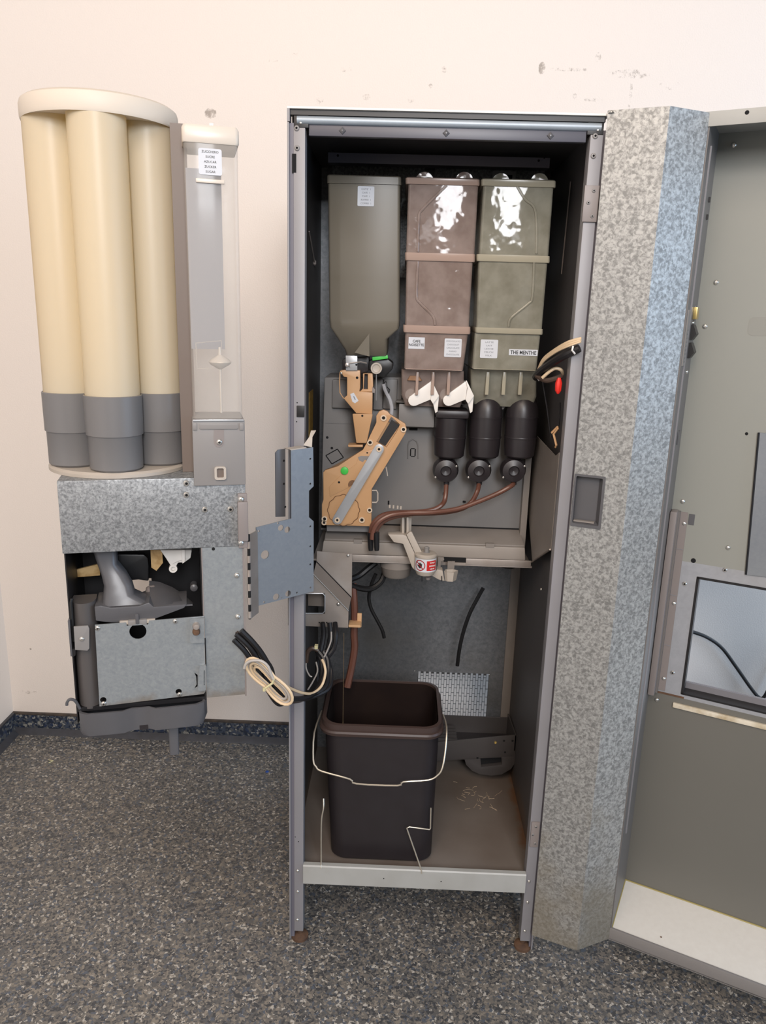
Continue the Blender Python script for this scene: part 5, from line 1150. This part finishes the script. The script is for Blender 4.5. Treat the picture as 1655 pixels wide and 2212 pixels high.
# black inner housing with the see-through opening
hole_b = [ux(x, y, -0.20) for (x, y) in ((268, 1248), (327, 1249), (330, 1292), (310, 1296), (285, 1290))]
MB(U).prism([(0.081, 0.640), (0.306, 0.640), (0.306, 0.960), (0.081, 0.960)], -0.202, -0.200, holes=[hole_b]).build('inner_back', M['black'], un)
MB(U).box(0.3045, 0.3065, -0.20, -0.004, 0.640, 0.9605).build('inner_side', M['black'], un)
MB(U).box(0.0815, 0.0835, -0.20, -0.003, 0.665, 0.9605).build('inner_side', M['black'], un)
MB(U).box(0.0835, 0.3045, -0.20, -0.004, 0.664, 0.672).build('inner_floor', M['black'], un)
MB(U).prism([ux(x, y, .002) for (x, y) in ((153, 1403), (163, 1401), (163, 1416), (156, 1420))], -0.02, 0.002).build('latch_nib', M['black'], un)
# grey guard and its bracket
g = MB(U); ring = lambda z: [(0.2835 + 0.0205 * cos(radians(a)), -0.03 + 0.027 * sin(radians(a)), z) for a in range(-10, 200, 15)] + [(0.264, -0.05, z), (0.303, -0.05, z)]
g.loft([ring(0.668), ring(0.80), ring(0.868)]); g.build('guard_column', M['guard'], un)
bq_ = [ux(x, y, .006) for (x, y) in ((159, 1354), (190, 1352), (193, 1358), (193, 1401), (189, 1406), (162, 1404))]
gb = MB(U).prism(bq_, 0.002, 0.006).build('guard_bracket', M['grey_mid'], un, bevel=0.0008)
MB(U).box(0.3045, 0.308, -0.05, 0.004, 0.775, 0.842).build('bracket_return', M['grey_plastic'], un, bevel=0.001)
q2 = ux(177, 1380, .006); fast(DOME, gb, U(q2[0], .006, q2[1]), U.n, 0.0045, 'screw')
t = MB(U); q2 = ux(169, 1290, 0); t.tube([(0.302, -0.004, 0.80), (0.3015, -0.004, 0.872), (0.300, -0.006, 0.878)], 0.0028, 8); t.build('guard_edge', M['rubber'], un)
# bottom tray
plan = [(.305, -.17), (.305, -.02), (.301, .004), (.288, .013), (.228, .014), (.214, .006), (.182, .006), (.170, .015), (.098, .013), (.085, .005), (.0795, -.02), (.0795, -.17)]
tr_ = MB(U); tr_.loft([[(p[0] * .97 + .006, p[1] * .95, .6225) for p in plan], [(p[0], p[1], .630) for p in plan], [(p[0], p[1], .666) for p in plan], [(.192 + (p[0] - .192) * .97, -.07 + (p[1] + .07) * .95, .666) for p in plan], [(.192 + (p[0] - .192) * .96, -.07 + (p[1] + .07) * .93, .640) for p in plan]]); trb = tr_.build('drip_tray', M['grey_plastic'], un, ang=45)
q2, q3 = ux(302, 1577, .006), ux(321, 1588, .006)
MB(U).box(min(q2[0], q3[0]), max(q2[0], q3[0]), 0.003, 0.0066, .622, .631).build('tray_notch', M['mixer'], trb)
t = MB(U); t.tube(catmull([(.300, .0, .672), (.306, .004, .690), (.314, .006, .695), (.319, .006, .690), (.320, .006, .684)], 4), 0.0026, 8); t.build('tray_hook', M['grey_plastic'], trb)
q2 = ux(375, 1580, -.01)
t = MB(U); t.loft([[(q2[0] + x, -.012 + y, .556) for (x, y) in rrect(-.0085, .0085, -.006, .006, .003, 3)], [(q2[0] + x, -.012 + y, .624) for (x, y) in rrect(-.009, .009, -.006, .006, .003, 3)]]); t.build('drain_spout', M['grey_plastic'], un)
# cup chute
def ucr(xl, xr, y, b0, b1, r=0.006):
    a1_, z1_ = ux(xl, y, b1); a0_, z0_ = ux(xr, y, b1); z = (z0_ + z1_) / 2
    return [(p[0], p[1], z) for p in rrect(a0_, a1_, b0, b1, r, 3)]
t = MB(U); t.loft([ucr(219, 322, 1308, -.06, -.008, .012), ucr(221, 289, 1290, -.06, -.012, .012), ucr(223, 284, 1268, -.06, -.018, .012), ucr(217, 271, 1245, -.065, -.024, .012), ucr(209, 252, 1222, -.07, -.03, .010), ucr(199, 250, 1192, -.075, -.03, .010)]); t.build('cup_chute', M['grey_plastic'], un, ang=50)
pf = [ux(x, y, -.004) for (x, y) in ((204, 1310), (218, 1308), (240, 1313), (300, 1309), (322, 1301), (332, 1311), (404, 1305), (398, 1313), (337, 1336), (294, 1343), (242, 1345), (207, 1341))]
MB(U).prism(pf, -0.075, -0.003).build('catch_platform', M['grey_plastic'], un, bevel=0.002)
A_ = [(322, 1254), (345, 1257), (372, 1268), (398, 1284), (418, 1303)]; B_ = [(326, 1311), (350, 1310), (375, 1308), (400, 1306), (416, 1305)]
t = MB(U); ra_ = [(*ux(x, y, -.085)[:1], -.085, ux(x, y, -.085)[1]) for (x, y) in A_]; rb_ = [(ux(x, y, -.006)[0], -.006, ux(x, y, -.006)[1]) for (x, y) in B_]
t.loft([ra_ + [(p[0], p[1], p[2] - .003) for p in reversed(ra_)], rb_ + [(p[0], p[1], p[2] - .003) for p in reversed(rb_)]]); t.build('catch_wing', M['grey_plastic'], un)
t = MB(U); t.tube([(p[0], p[1] + .004, p[2] + .001) for p in [(ux(x, y, -.08)[0], -.08, ux(x, y, -.08)[1]) for (x, y) in ((322, 1262), (345, 1266), (372, 1276), (395, 1291))]], 0.0014, 6); t.build('wing_rib', M['grey_mid'], un)
t = MB(U); t.lathe([(0.012, 0.0), (0.010, 0.01), (0.004, 0.014)], (ux(328, 1275, -.07)[0], -.07, ux(328, 1280, -.07)[1]), n=12); t.build('wing_boss', M['brown_grey'], un)
q2 = ux(297, 1340, -.001)
pk = MB(U).box(q2[0] - .016, q2[0] + .016, -0.01, 0.003, q2[1] - .008, q2[1] + .002).build('catch_clip', M['grey_mid'], un, bevel=0.002)
MB(U).box(q2[0] - .003, q2[0] + .003, 0.003, 0.006, q2[1] - .004, q2[1] + .014).build('catch_key', M['grey_plastic'], un, bevel=0.001)
for s in (-1, 1): MB(U).box(q2[0] + s * .022 - .008, q2[0] + s * .022 + .008, -0.006, 0.0015, q2[1] - .006, q2[1] + .001).build('clip_pad', M['beige'], un, bevel=0.001)
# shield, valve and flap inside
MB(U).prism([ux(x, y, -.10) for (x, y) in ((246, 1192), (312, 1193), (320, 1200), (322, 1216), (322, 1250), (300, 1247), (270, 1250), (250, 1230))], -0.10, -0.085).build('black_shield', M['rubber'], un, bevel=0.003)
MB(U).prism([ux(x, y, -.12) for (x, y) in ((152, 1240), (160, 1232), (215, 1218), (216, 1243), (165, 1247))], -0.125, -0.12).build('yellowed_flap', M['chip_board'], un)
MB(U).prism([ux(x, y, -.08) for (x, y) in ((325, 1188), (350, 1188), (352, 1216), (338, 1233), (327, 1226))], -0.10, -0.08).build('valve_bracket', M['chip_board'], un)
va = MB(U).prism([ux(x, y, -.06) for (x, y) in ((345, 1188), (415, 1188), (412, 1206), (398, 1216), (385, 1216), (380, 1226), (368, 1222), (358, 1206))], -0.09, -0.06).build('valve_body', M['white_plastic'], un, bevel=0.003)
q2 = ux(374, 1229, -.06); t = MB(U); t.lathe([(0.0075, -.07), (0.0075, -.06), (0.004, -.06), (0.004, -.066)], (q2[0], 0, q2[1]), n=14, axis='y'); t.build('valve_eye', M['white_plastic'], va)
MB(U).prism([ux(x, y, -.05) for (x, y) in ((392, 1188), (400, 1188), (400, 1214), (394, 1218))], -0.062, -0.05).build('valve_rib', M['white_plastic'], va, bevel=0.001)
q2 = ux(419, 1270, -.08); t = MB(U); t.lathe([(0.007, -.10), (0.007, -.08), (0.004, -.078)], (q2[0], 0, q2[1]), n=14, axis='y'); t.build('inner_roller', M['grey_plastic'], un)
# hinge to the carrier plate
hq0, hq1 = ux(530, 1160), ux(530, 1335)
def H3(x, y, f): 
    a = Vector(U(*[ux(x, y)[0], 0, ux(x, y)[1]])); return a
zh0, zh1 = 0.822, 0.982
Lf, Rf = U(-0.001, 0.002, 0), HP(HP.px(555, 1200)[0], 0.0012, 0)
t = MB(); nn_ = (Rf - Lf).cross(Vector((0, 0, 1))).normalized() * 0.0015
t.loft([[tuple(Lf + Vector((0, 0, z))), tuple(Rf + Vector((0, 0, z))), tuple(Rf + nn_ + Vector((0, 0, z))), tuple(Lf + nn_ + Vector((0, 0, z)))] for z in (zh0, zh1)]); hl = t.build('hinge_leaf', M['steel_brown'], un, smooth=False)
t = MB(); t.cyl(tuple(Lf + Vector((0, 0, zh0))), tuple(Lf + Vector((0, 0, zh1))), 0.0026, n=10); t.build('hinge_pin', M['hole'], un)
for k in range(6):
    z0h = zh0 + 0.002 + k * 0.0265
    t = MB(); t.cyl(tuple(Lf + Vector((0, 0, z0h))), tuple(Lf + Vector((0, 0, z0h + .013))), 0.0034, n=10); t.build('hinge_knuckle', M['steel_brown'], un)
for k in range(9): fast(HOLE, hl, Lf.lerp(Rf, 0.45 + .2 * (k % 2)) + Vector((0, 0, zh0 + .008 + k * .018)) - nn_ * .1, -nn_ if nn_.y > 0 else nn_, 0.0019, 'bore')
q0, q1 = ux(513, 1075, .01), ux(537, 1178, .01)
hbk = MB(U).box(q1[0], q0[0], 0.0, 0.012, q1[1] + .008, q0[1] - .008).build('hinge_block', M['brown_grey'], un, bevel=0.002)
for (y) in (1079, 1173):
    q2 = ux(521, y, .008); MB(U).box(q1[0] + .001, q0[0] - .001, 0.0, 0.006, q2[1] - .010, q2[1] + .010).build('block_ear', M['brown_grey'], un, bevel=0.001)
    fast(DOME, hbk, U(q2[0], .006, q2[1]), U.n, 0.0055, 'screw')

# ---- cup turret
CA, CB, RR, TR = 0.2175, -0.127, 0.0766, 0.045
tu = thing('cup_turret', 'cream cup dispenser turret of tall tubes in grey collars standing on the galvanised carriage', 'cup dispenser', tuple(U(CA, CB, 1.0862)))
t = MB(U); t.lathe([(0.121, 1.0865), (0.121, 1.092), (0.116, 1.0955), (0.02, 1.0955)], (CA, CB, 0), n=48); t.build('base_ring', M['beige'], tu)
for k in range(5):
    a = radians(90 + 72 * k); ca, cb2 = CA + RR * cos(a), CB + RR * sin(a)
    t = MB(U); t.lathe([(TR - .0006, 1.215), (TR - .0006, 1.655)], (ca, cb2, 0), n=40); tb_ = t.build('cup_tube', M['cream'], tu)
    t = MB(U); t.lathe([(TR - .004, 1.096), (TR - .001, 1.099), (TR - .0005, 1.154), (TR + .0005, 1.1555), (TR + .0018, 1.156), (TR + .0025, 1.2215), (TR + .0008, 1.2225), (TR - .0006, 1.221)], (ca, cb2, 0), n=40); t.build('collar', M['grey_cup'], tb_)
t = MB(U); t.lathe([(0.045, 1.10), (0.045, 1.655)], (CA, CB, 0), n=30); t.build('core', M['yellow_core'], tu, label='core coloured yellow for the glow between the tubes')
t = MB(U); t.lathe([(0.05, 1.654), (0.118, 1.650), (0.121, 1.648), (0.1225, 1.652), (0.1228, 1.670), (0.121, 1.676), (0.116, 1.6795), (0.02, 1.682)], (CA, CB, 0), n=64); t.build('lid', M['cream_lid'], tu)

# ---- dark support behind the sugar canister
MB(U).box(0.083, 0.108, -0.16, -0.05, 1.0865, 1.650).build('rear_support', M['umber'], un)
# ---- sugar canister
su = thing('sugar_canister', 'tall clear sugar canister with a multilingual label beside the cup turret', 'canister', tuple(U(0.048, -0.05, 1.07)))
def urect(a0, a1, b0, b1, z, r=0.006): return [(p[0], p[1], z) for p in rrect(a0, a1, b0, b1, r, 3)]
t = MB(U); t.loft([urect(.0055, .0875, -.105, -.002, 1.187), urect(.0055, .0885, -.105, -.002, 1.625)], True, False); t.build('canister_body', M['sugar'], su)
t = MB(U); t.loft([urect(.0045, .0895, -.107, -.0005, 1.615), urect(.0035, .0905, -.108, .0005, 1.617), urect(.0035, .0905, -.108, .0005, 1.636), urect(.006, .088, -.105, -.002, 1.641)]); t.build('cap', M['sugar_cap'], su)
MB(U).box(.030, .086, -.05, -.047, 1.30, 1.585).build('inner_board', M['inner_grey'], su)
t = MB(U); t.lathe([(0.002, 1.195), (0.002, 1.268), (0.016, 1.276), (0.019, 1.280), (0.016, 1.284), (0.003, 1.292), (0.002, 1.305)], (.040, -.02, 0), n=20); t.build('stirrer', M['sugar_cap'], su)
fr_ = [ux(x, y, -.02) for (x, y) in ((423, 741), (478, 736), (480, 795), (426, 797))]
t = MB(U); t.tube([(p[0], -.02, p[1]) for p in fr_], 0.0006, 5, closed=True); t.build('inner_frame', M['sugar_cap'], su)
c0_, c1_ = ux(428, 319, -.0012), ux(480, 380, -.0012)
lc = MB(U).prism(rrect(c1_[0], c0_[0], c1_[1], c0_[1], .003, 3), -.0012, -.0006).build('label_card', M['label'], su)
lettering("ZUCCHERO\nSUCRE\nAZUCAR\nZUCKER\nSUGAR", lc, U((c0_[0] + c1_[0]) / 2, -.0006, (c0_[1] + c1_[1]) / 2), -U.u, (0, 0, 1), (c0_[1] - c1_[1]) * .84, M['ink'], spacing=1.5, width=(c0_[0] - c1_[0]) * .72)
c0_, c1_ = ux(423, 385, .001), ux(485, 398, .001)
MB(U).box(c1_[0], c0_[0], -.002, .003, c1_[1], c0_[1]).build('finger_bar', M['sugar_cap'], su, bevel=0.001)
t = MB(U); q2 = ux(448, 252, -.05); t.box(q2[0] - .009, q2[0] - .003, -.052, -.048, 1.641, 1.654); t.box(q2[0] + .004, q2[0] + .012, -.052, -.048, 1.641, 1.650); t.build('cap_tab', M['sugar'], su)
# sugar metering base
sb_ = MB(U).prism([(.0025, 1.0725), (.0895, 1.0725), (.0895, 1.1855), (.0025, 1.1855)], .0004, .004).box(.0025, .0895, -.108, .0004, 1.0866, 1.1855).build('metering_base', M['grey_mid'], su, bevel=0.003)
MB(U).box(.004, .088, .003, .0062, 1.1835, 1.1865).build('base_bright_edge', M['steel'], sb_, bevel=0.0006)
c0_, c1_ = ux(430, 915, .005), ux(515, 927, .005)
MB(U).prism(rrect(c1_[0], c0_[0], c1_[1], c0_[1], .003, 3), .003, .0058).build('base_lip', M['grey_mid'], sb_, bevel=0.0006)
for (x) in (421, 522):
    c_ = ux(x, 922, .006); MB(U).box(c_[0] - .0035, c_[0] + .0035, .003, .006, c_[1] - .006, c_[1] + .006).build('base_clip', M['grey_mid'], sb_, bevel=0.0008)
uu = [ux(x, y, .0045) for (x, y) in ((462, 928), (484, 928), (484, 957), (480, 964), (473, 967), (466, 964), (462, 957))]
MB(U).prism(uu, .003, .0046).build('base_groove', M['brown_grey'], sb_)
q2 = ux(474, 955, .005); fast(SCREW, sb_, U(q2[0], .0046, q2[1]), U.n, 0.0052, 'screw')
q0, q1 = ux(463, 1008, .006), ux(489, 1036, .006)
t = MB(U); t.prism(rrect(q1[0], q0[0], q1[1], q0[1], .004, 3), .003, .008, holes=[rrect(q1[0] + .004, q0[0] - .004, q1[1] + .004, q0[1] - .003, .002, 2)]); t.build('sugar_outlet', M['beige'], sb_)
MB(U).prism(rrect(q1[0] + .004, q0[0] - .004, q1[1] + .004, q0[1] - .003, .002, 2), .003, .0045).build('outlet_hollow', M['umber'], sb_)
# litter on the floor
t = MB(); c = PZ(112, 1644, 0.001); t.tube([c + Vector((-.012, .004, .001)), c + Vector((.004, .0, .001)), c + Vector((-.004, -.012, .001))], 0.0015, 6)
tag(t.build('plastic_scrap', M['tie']), 'small pale curved scrap lying on the speckled floor', 'scrap')
t = MB(); c = PZ(577, 1667, 0.0); t.lathe([(0.006, 0), (0.004, 0.002), (0.001, 0.0025)], tuple(c), n=7)
tag(t.build('plastic_crumb', mat('blue_plastic', (0.01, 0.06, 0.30), 0.5)), 'tiny blue plastic crumb on the floor left of the cabinet', 'crumb')
